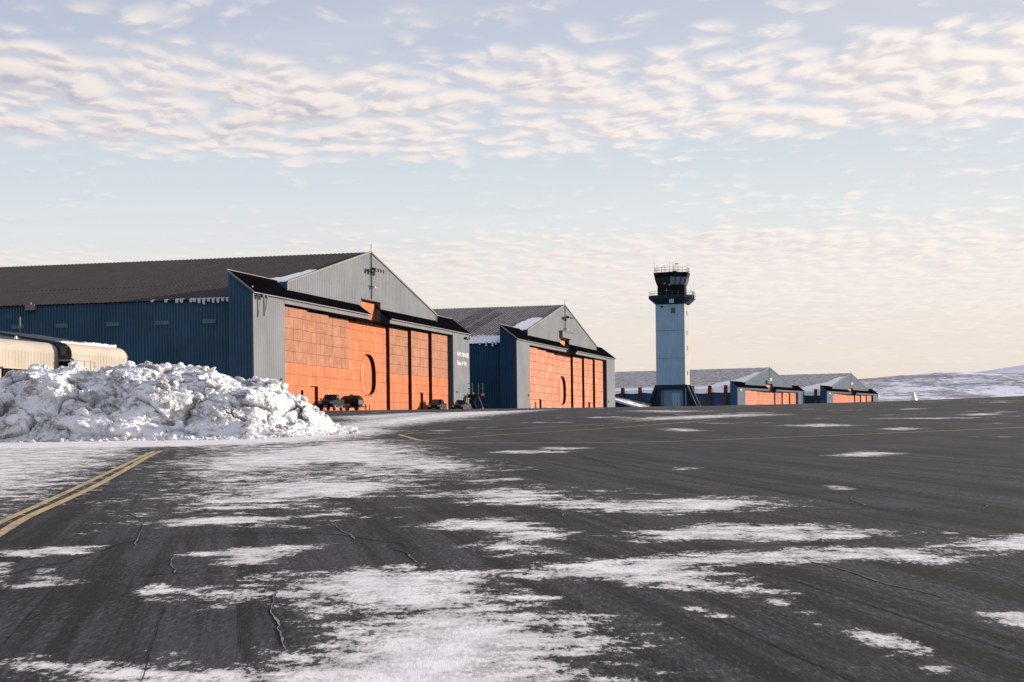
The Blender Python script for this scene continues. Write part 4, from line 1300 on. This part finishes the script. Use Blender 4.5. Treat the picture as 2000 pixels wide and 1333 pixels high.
# ---------------------------------------------------------------- cream rounded building behind the snow bank
def cream_building():
    root = empty('service_building', (-21.82, 96.0, 2.1), math.pi / 2 - TH,
                 'long low cream building with rounded eaves behind the snow bank', 'building')

    def shell(name, t0, t1, s_off, far_edge):
        arc = [(0.70 - math.cos(a) * 0.70, 4.12 + math.sin(a) * .60) for a in np.linspace(0, math.pi / 2, 9)]
        b = MB()
        base = 0
        for (s0, z0), (s1, z1) in zip(arc, arc[1:]):
            b.poly([(t0, s0 + s_off, z0), (t1, s0 + s_off, z0), (t1, s1 + s_off, z1), (t0, s1 + s_off, z1)])
        o = b.build(name + '_eave', M['cream'], root, recalc=False)
        me = o.data
        for p in me.polygons:
            p.use_smooth = True
        bm = bmesh.new()
        bm.from_mesh(me)
        bmesh.ops.remove_doubles(bm, verts=bm.verts, dist=1e-4)
        bm.to_mesh(me)
        bm.free()
        b = MB()
        ribs(b, (t0, s_off), (t1, s_off), (0, -1), 0.31, 0.010, lambda u: -1.0, lambda u: 4.12, flat=0.14)
        b.build(name + '_wall', M['cream'], root, recalc=False)
        for te, mt in ((t0, M['slate_and_end_shade']), (t1, M['cream'])):  # near end of the cream shell coloured dark to stand for its shade
            b = MB()
            pr = [(s_off + s, z) for s, z in arc] + [(s_off + 9, 4.72), (s_off + 9, -1), (s_off, -1)]
            b.poly([(te, s, z) for s, z in pr])
            b.build(name + '_end', mt, root)
        b = MB()
        b.prism_x([(s_off + .69, 4.73), (s_off + 5.5, 5.58), (s_off + 9, 5.0), (s_off + 9, 4.6), (s_off + .69, 4.68)], t0 - .04, t1 + .04)
        b.build('roof', M['slate_and_end_shade'], root)
        b = MB()
        for (s0, z0), (s1, z1) in zip(arc, arc[1:]):
            c0, c1 = Vector((0, s0 - 1, z0 - 4.12)), Vector((0, s1 - 1, z1 - 4.12))
            b.hexa([(t1, s0 + s_off, z0), (t1 + .12, s0 + s_off, z0), (t1 + .12, s0 + s_off + .12 * (1 - s0 / .7), z0 + .01), (t1, s0 + s_off + .12 * (1 - s0 / .7), z0 + .01)],
                   [(t1, s1 + s_off, z1), (t1 + .12, s1 + s_off, z1), (t1 + .12, s1 + s_off + .12 * (1 - s1 / .7), z1 + .01), (t1, s1 + s_off + .12 * (1 - s1 / .7), z1 + .01)])
        b.build('end_trim', M['dark_metal'], root)
    shell('front', -6.26, 0.0, 0.0, True)
    shell('rear', -46.0, -6.3, 0.78, False)
    # end face of the projecting part: window and dark doorway
    w = MB().box(-6.34, -6.28, 0.22, .62, 4.0, 4.55).build('window', M['dark_metal'], root)
    MB().box(-6.36, -6.345, .28, .56, 4.06, 4.48).build('pane', M['glass'], w)
    d = MB().box(-6.33, -6.28, 0.06, .72, 1.2, 3.7).build('doorway', M['dark'], root)
    MB().box(-6.36, -6.27, 0.02, .76, 3.72, 3.80).build('lintel', M['grey_trim'], d)
    s = MB().box(-6.15, -3.9, -.05, -.025, 1.2, 3.75).build('shutter', M['cream'], root)
    for x in (-5.0, -4.35, -3.95):
        MB().box(x, x + .03, -.075, -.052, 1.2, 3.75).build('shutter_rib', M['cream'], s)
    MB().box(-6.2, -3.85, -.09, -.02, 3.76, 3.86).build('shutter_head', M['cream'], root)
    for t in (-2.9, -1.6, -.6):
        MB().cyl((t, -.03, 3.15), (0, -1, 0), .13, .16, 8, .05).build('wall_lamp', M['white'], root)
    # shuttered bays of the rear part
    for t0, t1 in ((-11.9, -8.9), (-16.6, -12.55), (-21.3, -17.2), (-26, -21.9)):
        f = MB().box(t0, t1, .70, .745, .6, 3.16).build('bay_opening', M['dark'], root)
        for k in range(6):
            MB().box(t0 + .1, t1 - .02, .675, .695, .62 + k * .36, .95 + k * .36).build('shutter_slat', M['cream'], f)
        MB().box(t0 - .1, t1 + .1, .62, .74, 3.16, 3.24).build('bay_head', M['cream'], f)
    MB().bar((-8.2, 1.9, 4.7), (-8.2, 1.9, 5.5), .03).build('mast', M['dark_metal'], root)
    MB().bar((-8.2, 1.9, 5.5), (-8.2, 1.9, 6.0), .055).build('mast_top', M['grey_trim'], root)
    MB().cyl((-9.8, 1.2, 4.75), (0, 0, 1), .12, .14, 8, .05).build('roof_vent', M['white'], root)
    b = MB()
    rg = random.Random(9)
    for k in range(34):
        t = -6.2 + k * .18
        l = rg.uniform(.2, .7) if k < 10 else (rg.uniform(.1, .5) if k < 14 else rg.uniform(.7, 1.3))
        b.box(t, t + .17, .62, .75 + l, 4.715, 4.76 + .10 * l)
    tag(b.build('roof_snow', M['snow'], root), kind='stuff')


cream_building()


# ---------------------------------------------------------------- ploughed snow bank
def snow_bank():
    root = empty('snow_bank', (-22.0, 72.0, float(gz(-22, 72))), 0.0, 'big ploughed bank of lumpy dirty snow at the left edge', 'snow bank')
    ox, oy, oz = root.location
    # crest height and foot lines along X (from the silhouette of the bank)
    KX = [-60, -36, -26, -22.5, -20.3, -18.7, -17.9, -16.5, -14.2, -13.0, -11.6, -10.6, -9.3, -8.6, -7.9, -7.3, -6.6]
    KH = [2.3, 2.9, 2.8, 2.45, 2.95, 3.35, 3.0, 3.15, 3.1, 3.0, 2.35, 2.25, 1.65, 0.90, 0.48, 0.22, 0.0]
    FR = [66, 66, 67, 67.3, 67.4, 67.3, 67.5, 67.6, 67.8, 68.0, 68.2, 68.6, 69.6, 71.5, 73.6, 75, 76]
    BK = [79, 80, 80, 80, 80, 80, 80, 80, 80, 80, 80, 80, 80, 80, 79.6, 79, 78]
    us = np.concatenate([np.linspace(-60, -24, 110, endpoint=False), np.linspace(-24, -6.6, 560)])
    vs = np.concatenate([np.linspace(0, .46, 165, endpoint=False), np.linspace(.46, 1, 32)])
    X, V = np.meshgrid(us, vs)
    h = np.interp(X, KX, KH)
    fy = np.interp(X, KX, FR)
    by = np.interp(X, KX, BK)
    Y = fy + (by - fy) * V
    prof = np.where(V < .42, np.sin(np.clip(V / .42, 0, 1) * math.pi / 2) ** 0.80, np.cos(np.clip((V - .42) / .58, 0, 1) * math.pi / 2) ** 0.9)
    H = h * prof
    co = np.stack([X, Y, gz(X, Y) - 0.10 + H], -1).reshape(-1, 3)
    amp = np.clip(H, 0, 0.9).ravel() / 0.9
    out = np.empty_like(co)
    vor, nz, cell = mnoise.voronoi, mnoise.noise, mnoise.cell_vector

    def slabs(p, sc_, tilt):
        """broken slabs: every Voronoi cell is a flat tilted block, set back at its joints"""
        dist, pts = vor(p * sc_)
        c = pts[0]
        r = cell(c * 7.31 + Vector((.37, .11, .73)))
        e = dist[1] - dist[0]
        q = p * sc_ - c
        flat = (r.x - .5) * 0.75 + ((r.y - .5) * q.x + (r.z - .5) * q.z) * tilt
        return (flat - 0.22 * max(0.0, 0.16 - e) / 0.16) / sc_
    for i in range(len(co)):
        x, y, z = co[i]
        p = Vector((x, y * .8, z * 1.75))
        a = amp[i]
        w = p + Vector((nz(p * 1.6), nz(p * 1.6 + Vector((9, 3, 1))), nz(p * 1.6 + Vector((2, 7, 5))))) * .16
        d = nz(p * 0.42) * 0.75 + slabs(w, 0.62, 1.2) * .70 + (slabs(w + Vector((3, 1, 2)), 1.8, 1.2) * .75 + slabs(w, 4.3, 1.3) * .60) * min(1.0, max(.15, .55 + 1.6 * nz(p * .55 + Vector((8, 2, 4))))) + nz(p * 5.0) * .05 + nz(p * 11.0) * .035 + nz(p * 22.0) * .02
        dx = nz(p * 1.3 + Vector((31, 0, 0))) * .20 + nz(p * 3.7 + Vector((3, 8, 0))) * .07
        out[i] = (x + dx * a, y - d * a * .80 + nz(p * 2.9) * .05 * a, z + d * a * .36 + nz(p * 0.9 + Vector((5, 5, 5))) * .16 * a)
    out -= np.array([ox, oy, oz])
    idx = np.arange(X.size).reshape(X.shape)
    q = np.stack([idx[:-1, :-1], idx[:-1, 1:], idx[1:, 1:], idx[1:, :-1]], -1).reshape(-1, 4)
    quad_mesh('snow_mound', out, q, M['snow_pile'], root, smooth=False)
    # broken blocks
    meshes = []
    for k in range(10):
        bm = bmesh.new()
        bmesh.ops.create_icosphere(bm, subdivisions=2, radius=0.5)
        sq = Vector((random.uniform(.8, 1.35), random.uniform(.7, 1.1), random.uniform(.5, .9)))
        pl = [Vector((random.gauss(0, 1), random.gauss(0, 1), random.gauss(0, 1))).normalized() for _ in range(9)]
        for v in bm.verts:
            n = v.co.normalized()
            r = 0.6
            for w in pl:      # chop flat faces
                dd = n.dot(w)
                if dd > 0.15:
                    r = min(r, 0.34 / dd)
            r *= 1 + .10 * mnoise.noise(n * 3.1 + Vector((k * 5, 0, 0))) + .05 * mnoise.noise(n * 8 + Vector((k * 5, 0, 0)))
            v.co = Vector((n.x * r * sq.x, n.y * r * sq.y, n.z * r * sq.z))
        me = bpy.data.meshes.new('snow_block')
        bm.to_mesh(me)
        bm.free()
        me.materials.append(M['snow_pile'])
        meshes.append(me)
    Xr, Vr = X.ravel(), V.ravel()
    front = [i for i in range(X.size) if Vr[i] < .47 and -25.5 < Xr[i] < -7.1]
    lowset = [i for i in front if Vr[i] < .10]
    topset = [i for i in front if Vr[i] > .36]
    small = MB()
    rg = random.Random(21)
    for k in range(290):
        i = rg.choice((front, lowset, front, topset)[k % 4])
        p = out[i]
        s = min(0.62, 0.15 + rg.paretovariate(1.8) * .085)
        o = bpy.data.objects.new('snow_block', rg.choice(meshes))
        o.location = (p[0], p[1] - s * .08, p[2] + s * .10)
        o.scale = (s * rg.uniform(.8, 1.5), s, s * rg.uniform(.7, 1.1))
        o.rotation_euler = (rg.uniform(-.6, .6), rg.uniform(-.6, .6), rg.uniform(0, 6))
        link(o, root)

    def crumb(px_, py_, pz_, s):
        me = rg.choice(meshes)
        rot = Matrix.Rotation(rg.uniform(0, 6), 3, 'Z') @ Matrix.Rotation(rg.uniform(-.8, .8), 3, 'X')
        b0 = len(small.v)
        for vtx in me.vertices:
            c = rot @ vtx.co * s
            small.v.append((px_ + c.x, py_ + c.y, pz_ + c.z))
        small.f.extend(tuple(b0 + j for j in f.vertices) for f in me.polygons)
    for k in range(1500):
        i = rg.choice((front, front, lowset)[k % 3])
        p = out[i]
        s = .05 + .15 * rg.random() ** 2
        crumb(p[0], p[1], p[2] + s * .1, s)
    # spilled crumbs along the foot
    for k in range(800):
        x = rg.uniform(-27, -6.8)
        y = float(np.interp(x, KX, FR)) - abs(rg.gauss(0, .6)) + .25
        s = rg.uniform(.04, .16) * (1 if rg.random() < .8 else 2)
        crumb(x - ox, y - oy, float(gz(x, y)) - oz + s * .2, s)
    tag(small.build('snow_crumbs', M['snow_pile'], root, recalc=False), kind='stuff')


snow_bank()


# ---------------------------------------------------------------- vehicles and gear in front of the hangars
def at_px(x, Y):
    return ((x - 1000) / 3300 * Y, Y)


def ground_at(x, y, dz=0):
    return (x, y, float(gz(x, y)) + dz)


def wheel(root, x, y, r, w, mats):
    s = 1 if y > 0 else -1
    wh = MB().cyl((x, y - s * w, r), (0, s, 0), r, w, 20).build('wheel', M['tyre'], root, bevel=.03)
    MB().cyl((x, y - s * .02, r), (0, s, 0), r * .6, .035, 14, r * .5).build('rim', mats, wh)


def pickup(px, Y, heading, paint_m, label, beacon, crew=True):
    x, y = at_px(px, Y)
    root = empty('pickup_truck', ground_at(x, y), heading, label, 'pickup truck', 'pickup trucks parked before the first hangar')
    hw = 0.93
    # lower body with wheel arches, profile along x (front = +x)
    def arch(cx, r, z):
        return [(cx + r * math.cos(a), z + r * math.sin(a)) for a in np.linspace(math.pi, 0, 7)]
    low = [(-2.70, .55)] + [(-2.05, .50)] + arch(-1.55, .46, .42)[0:] + [(1.15, .45)] + arch(1.72, .46, .42) + [(2.62, .48), (2.70, .62), (2.68, .98), (2.55, 1.10), (1.05, 1.20), (-2.70, 1.18)]
    b = MB()
    b.hexa([(px_, -hw, z) for px_, z in low], [(px_, hw, z) for px_, z in low])
    b.build('body', paint_m, root, bevel=.035)
    # cab, tapering upward
    c0, c1 = (-1.0 if crew else -.4), 1.08
    lo = [(c0 - .12, -hw + .02), (c1, -hw + .02), (c1, hw - .02), (c0 - .12, hw - .02)]
    hi = [(c0 + .08, -hw + .20), (.22, -hw + .20), (.22, hw - .20), (c0 + .08, hw - .20)]
    b = MB()
    b.hexa([(p, q, 1.18) for p, q in lo], [(p, q, 1.84) for p, q in hi])
    cab = b.build('cab', paint_m, root, bevel=.06)

    def cabpt(u, w, z, off):
        k = (z - 1.18) / .66
        xa = lo[0][0] + (hi[0][0] - lo[0][0]) * k
        xb = lo[1][0] + (hi[1][0] - lo[1][0]) * k
        yy = (hw - .02) - .18 * k
        return Vector((xa + (xb - xa) * u, w * (yy + off), z))
    # windscreen, rear window, side windows
    b = MB()
    k0, k1 = 1.24, 1.77
    def scr(z, s):
        p = cabpt(1, s, z, -.09)
        return p + Vector((.022, 0, .012))
    b.poly([scr(k0, -1), scr(k0, 1), scr(k1, 1), scr(k1, -1)])
    b.build('windscreen', M['glass'], root)
    for s in (-1, 1):
        for u0, u1 in (((.08, .45), (.50, .86)) if crew else ((.12, .86),)):
            b = MB()
            b.poly([cabpt(u0, s, k0, .012), cabpt(u1, s, k0, .012), cabpt(u1 - .03, s, k1, .012), cabpt(u0, s, k1, .012)])
            b.build('side_window', M['glass'], root)
        m = MB().box(.86, 1.0, s * (hw + .02) if s > 0 else -hw - .24, hw + .24 if s > 0 else -hw - .02, 1.22, 1.42).build('wing_mirror', M['cab_black'], root, bevel=.03)
        hl = MB().box(2.60, 2.712, (hw - .42) * s if s > 0 else -hw + .05, hw - .05 if s > 0 else -(hw - .42), .80, .98).build('headlight', M['lens'], root, bevel=.03)
        MB().box(-2.725, -2.69, (hw - .2) * s if s > 0 else -hw + .03, hw - .03 if s > 0 else -(hw - .2), .75, 1.1).build('tail_light', M['red'], root)
        MB().box(-.9, 1.0, s * hw - .03 + (.0 if s > 0 else 0), s * hw + .05, .36, .43).build('side_step', M['chrome'], root)
        MB().box(-.15, .02, s * (hw + .012) - .01, s * (hw + .012) + .01, 1.02, 1.06).build('door_handle', M['cab_black'], root)
        for wx in (1.72, -1.55):
            wheel(root, wx, s * (hw + .01), .40, .26, M['chrome'])
    gr = MB().box(2.66, 2.725, -.48, .48, .74, .99).build('grille', M['cab_black'], root)
    for k in range(3):
        MB().box(2.72, 2.74, -.46, .46, .78 + k * .07, .80 + k * .07).build('grille_bar', M['dark_metal'], gr)
    MB().box(2.62, 2.84, -hw + .02, hw - .02, .42, .64).build('bumper', M['cab_black'], root, bevel=.05)
    MB().box(2.845, 2.86, -.26, .26, .46, .57).build('number_plate', M['grey_trim'], root)
    MB().box(-2.62, c0 - .2, -hw + .1, hw - .1, 1.182, 1.186).build('bed_floor', M['dark'], root)
    for s in (-1, 1):
        MB().box(-2.68, c0 - .15, s * (hw - .06) - .05, s * (hw - .06) + .05, 1.18, 1.30).build('bed_rail', paint_m, root, bevel=.02)
    MB().box(-2.70, -2.63, -hw + .1, hw - .1, .7, 1.30).build('tailgate', paint_m, root)
    for kind, dy, in beacon:
        bx = MB().cyl((-.25, dy, 1.84), (0, 0, 1), .075, .14, 10, .06).build('beacon', M[kind], root)
    MB().box(-.32, -.18, -.62, .62, 1.845, 1.875).build('beacon_bar', M['dark_metal'], root)
    root.scale = (1.0, 1.0, 1.06)
    return root


def paint_car(name, col):
    m, t, bs = mat_new(name)
    g = t.nt.nodes.new('ShaderNodeNewGeometry')
    n = t.noise(g.outputs['Position'], 3.0, 4, .6)
    x, y, z = t.sep(g.outputs['Position'])
    c = t.mix(t.smooth(n, .45, .75, 0.0, .3), col, (0.05, 0.048, 0.046))
    t.put(bs.inputs['Base Color'], c)
    bs.inputs['Roughness'].default_value = .6
    bs.inputs['Specular IOR Level'].default_value = .12
    return m


M['car_dark'] = paint_car('dark_green_car_paint', (0.009, 0.011, 0.012))
M['car_grey'] = paint_car('silver_car_paint', (0.030, 0.029, 0.029))
M['car_white'] = paint_car('white_car_paint', (0.042, 0.040, 0.039))
HD = math.atan2(-0.985, -0.15)
pickup(648, 206, HD, M['car_dark'], 'dark pickup truck at the left, parked beside the tank trailer', (('amber', -.42), ('amber', .42), ('amber', 0.0)))
pickup(855, 256, HD, M['car_grey'], 'grey pickup truck parked at the right end of the orange doors', (('red', -.3), ('red', .3)))
pickup(902, 263, HD - .05, M['car_white'], 'pickup truck with a single amber beacon under the AIR BASE lettering', (('amber', 0.0),), crew=False)


def tank_trailer():
    x, y = at_px(688, 214)
    root = empty('tank_trailer', ground_at(x, y), HD + .9, 'dark rounded tank trailer behind the leftmost pickup truck', 'trailer')
    prof = []
    for a in np.linspace(0, 2 * math.pi, 20, endpoint=False):
        prof.append((.82 * math.cos(a), 1.15 + .78 * math.sin(a)))
    b = MB()
    rings = [(-1.7, .55), (-1.55, .86), (-1.25, 1.0), (1.25, 1.0), (1.55, .86), (1.7, .55)]
    for (xa, ka), (xb, kb) in zip(rings, rings[1:]):
        for k in range(20):
            p, q = prof[k], prof[(k + 1) % 20]
            def pt(xx, s, kk):
                return (xx, s[0] * kk, 1.15 + (s[1] - 1.15) * kk)
            b.poly([pt(xa, p, ka), pt(xa, q, ka), pt(xb, q, kb), pt(xb, p, kb)])
    for xx, kk in (rings[0], rings[-1]):
        b.poly([(xx, p[0] * kk, 1.15 + (p[1] - 1.15) * kk) for p in prof])
    b.build('tank', M['car_dark'], root, smooth=False)
    MB().box(-1.9, 2.0, -.35, .35, .42, .54).build('chassis', M['dark_metal'], root)
    MB().bar((2.0, 0, .48), (3.0, 0, .42), .06).build('drawbar', M['dark_metal'], root)
    MB().bar((2.9, 0, .0), (2.9, 0, .8), .05).build('jockey_leg', M['grey_trim'], root)
    MB().cyl((0, 0, 1.9), (0, 0, 1), .25, .16, 14).build('hatch', M['dark_metal'], root)
    for s in (-1, 1):
        b = MB()
        b.prism_y([(-.62, .55), (.62, .55), (.5, .86), (-.5, .86)], s * .72 - .16, s * .72 + .16)
        b.build('mudguard', M['grey_trim'], root)
        wheel(root, 0.0, s * .86, .36, .24, M['grey_trim'])
    MB().box(1.72, 1.86, -.35, .35, .75, 1.3).build('valve_cabinet', M['grey_trim'], root)
    MB().box(-1.86, -1.72, .5, .75, .7, .85).build('tail_light', M['red'], root)


tank_trailer()


def waste_container():
    x, y = at_px(879, 268)
    root = empty('waste_container', ground_at(x, y), math.pi / 2 - TH, 'low olive green waste container between two pickup trucks', 'container')
    b = MB()
    b.hexa([(-.9, -.7, .12), (.9, -.7, .12), (.9, .7, .12), (-.9, .7, .12)], [(-1.1, -.85, 1.25), (1.1, -.85, 1.25), (1.1, .85, 1.25), (-1.1, .85, 1.25)])
    b.build('bin', M['olive'], root)
    for x0 in (-.9, -.3, .3, .85):
        MB().box(x0, x0 + .07, -.93, -.80, .2, 1.2).build('rib', M['olive'], root)
    MB().box(-1.16, 1.16, -.92, .92, 1.25, 1.34).build('lid', M['dark_metal'], root)
    for s in (-1, 1):
        MB().box(s * .7 - .08, s * .7 + .08, -.5, .5, 0, .12).build('skid', M['dark_metal'], root)


waste_container()


def access_platform():
    """self-propelled boarding steps: chassis, raking ladder, platform with guard rails and lamps"""
    x, y = at_px(926, 274)
    root = empty('boarding_steps', ground_at(x, y), 0.0, 'dark mobile boarding steps with railings at the corner of the first hangar', 'boarding steps')
    MB().box(-1.0, 1.0, -1.3, 1.3, .35, .65).build('chassis', M['dark_metal'], root)
    MB().box(-.9, -.2, -1.45, -1.2, .3, .9).build('lamp_box', M['grey_trim'], root)
    for sx in (-1, 1):
        for sy in (-1, 1):
            MB().cyl((sx * .95, sy * .9, .3), (sx, 0, 0), .3, .2, 14).build('wheel', M['tyre'], root)
    for y0 in (-.5, .5):
        MB().bar((-.9, y0, .6), (.7, y0, 3.0), .09).build('stringer', M['dark_metal'], root)
    for k in range(8):
        f = k / 7
        xx, zz = -.8 + 1.45 * f, .75 + 2.2 * f
        MB().box(xx - .14, xx + .14, -.5, .5, zz - .02, zz + .03).build('step', M['dark_metal'], root)
    MB().box(.5, 1.7, -.6, .6, 2.95, 3.10).build('platform', M['dark_metal'], root)
    MB().box(1.25, 1.75, -.75, -.45, 2.75, 3.10).build('amber_lamp', M['amber'], root)
    for p, q in (((-.9, -.5, .6), (1.6, -.5, .6)), ((1.6, -.5, .6), (.7, -.5, 2.95)), ((-.7, -.5, .6), (.9, -.5, 2.9)), ((-1, -.5, 2.9), (.5, -.5, 1.0)), ((-1.0, -.5, .6), (-1.0, -.5, 3.0)), ((-1.0, -.5, 3.0), (.6, -.5, 3.0))):
        MB().bar(p, q, .055).build('brace', M['dark_metal'], root)
    for xx, x1 in ((-.9, -.2), (.8, 1.5)):
        for z in (3.9, 4.75):
            MB().box(xx, x1, -.56, -.52, z, z + .10).build('guard_rail', M['navy'], root)
        for xp in (xx, x1):
            MB().bar((xp, -.54, 3.0), (xp, -.54, 4.8), .03).build('guard_post', M['dark_metal'], root)
    MB().box(-.75, .35, -.35, .5, .65, 2.3).build('hydraulic_housing', M['cab_black'], root, bevel=.08)
    MB().box(-1.0, .9, -.35, .4, 2.5, 2.94).build('upper_carriage', M['cab_black'], root, bevel=.05)
    MB().bar((-1.9, -.6, 1.4), (-.9, -.6, 3.4), .035).build('hose', M['dark_metal'], root)
    MB().cyl((.0, -.6, 3.2), (0, -1, 0), .13, .12, 8).build('work_lamp', M['white'], root)


access_platform()


def snow_blower():
    x, y = at_px(947, 283)
    root = empty('snow_blower', ground_at(x, y), 2.6, 'small red and yellow snow blower by the second hangar wall', 'snow blower')
    b = MB()
    b.prism_y([(.35, .1), (.8, .1), (.85, .75), (.55, .8), (.35, .5)], -.55, .55)
    b.build('auger_housing', M['yellow'], root)
    MB().box(-.55, .35, -.35, .35, .35, .8).build('engine', M['red'], root, bevel=.06)
    MB().cyl((.45, 0, .75), (0, 0, 1), .13, .45, 10, .10).build('chute', M['red'], root)
    for s in (-1, 1):
        wheel(root, -.2, s * .5, .28, .16, M['dark_metal'])
        MB().bar((-.5, s * .28, .7), (-1.1, s * .28, 1.1), .03).build('handle', M['dark_metal'], root)


snow_blower()


def blue_shed():
    """low shed past the second hangar; only its snowy roof shows over the crest of the apron"""
    def pt(px, py, Y):
        return ((px - 1000) / 3300 * Y, Y, EYE + (846 - .0123 * (px - 1000) - py) / 3300 * Y)
    a, b_, c, d = pt(1188, 778.5, 388), pt(1262, 801, 388), pt(1274, 791, 402), pt(1196, 773.5, 402)
    root = empty('storage_shed', (a[0], a[1], 4.5), 0, 'low dark blue shed with a snowy sloping roof left of the control tower', 'shed')
    def loc(p, dz=0):
        return (p[0] - a[0], p[1] - a[1], p[2] - 4.5 + dz)
    g = [(p[0], p[1], 3.8) for p in (a, b_, c, d)]
    m = MB()
    m.hexa([loc(p) for p in g], [loc(p, -.05) for p in (a, b_, c, d)])
    m.build('wall', M['navy2'], root)
    m = MB()
    m.hexa([loc(p, -.04) for p in (a, b_, c, d)], [loc(p, .14) for p in (a, b_, c, d)])
    m.build('roof', M['shed_roof'], root)
    va, vb, vc, vd = [Vector(loc(p)) for p in (a, b_, c, d)]
    m = MB()
    for f0, f1 in ((0, 1),):
        p, q = va, vb
        m.hexa([p + Vector((0, -.35, -.25)), q + Vector((0, -.35, -.25)), q + Vector((0, -.05, -.25)), p + Vector((0, -.05, -.25))],
               [p + Vector((0, -.35, .2)), q + Vector((0, -.35, .2)), q + Vector((0, -.05, .2)), p + Vector((0, -.05, .2))])
    m.build('rake_board', M['white'], root)
    rg = random.Random(4)
    for k in range(9):
        f = .1 + k * .095
        p = vd.lerp(vc, f) + Vector((rg.uniform(-.2, .2), -.5, .1))
        m = MB().box(p.x - .22, p.x + .22, p.y - .2, p.y + .2, p.z, p.z + rg.uniform(.35, .8))
        m.build('roof_vent', M['tower_dark'], root)


def shed_roof():
    m, t, bs = mat_new('snow_streaked_black_roof')
    g = t.nt.nodes.new('ShaderNodeNewGeometry')
    n = t.noise(t.vmath('MULTIPLY', g.outputs['Position'], (.5, .6, .3)), 1.2, 5, .7)
    x, y, z = t.sep(g.outputs['Position'])
    k = t.math('ADD', n, t.lin(y, 388, 402, .18, -.06))
    t.put(bs.inputs['Base Color'], t.mix(t.smooth(k, .52, .62), (.02, .02, .024), (.75, .76, .8)))
    bs.inputs['Roughness'].default_value = .8
    return m


M['shed_roof'] = shed_roof()
blue_shed()


def marker():
    x, y = at_px(1786, 232)
    root = empty('runway_marker', ground_at(x, y), .95, 'small white pyramid marker on the crest of the apron at right', 'marker')
    b = MB()
    b.hexa([(-.42, -.42, -.1), (.42, -.42, -.1), (.42, .42, -.1), (-.42, .42, -.1)], [(-.07, -.07, 1.2), (.07, -.07, 1.2), (.07, .07, 1.2), (-.07, .07, 1.2)])
    b.build('cone', M['white'], root)
    MB().box(-.4, .4, -.4, .4, -.2, .02).build('base', M['white'], root)


marker()
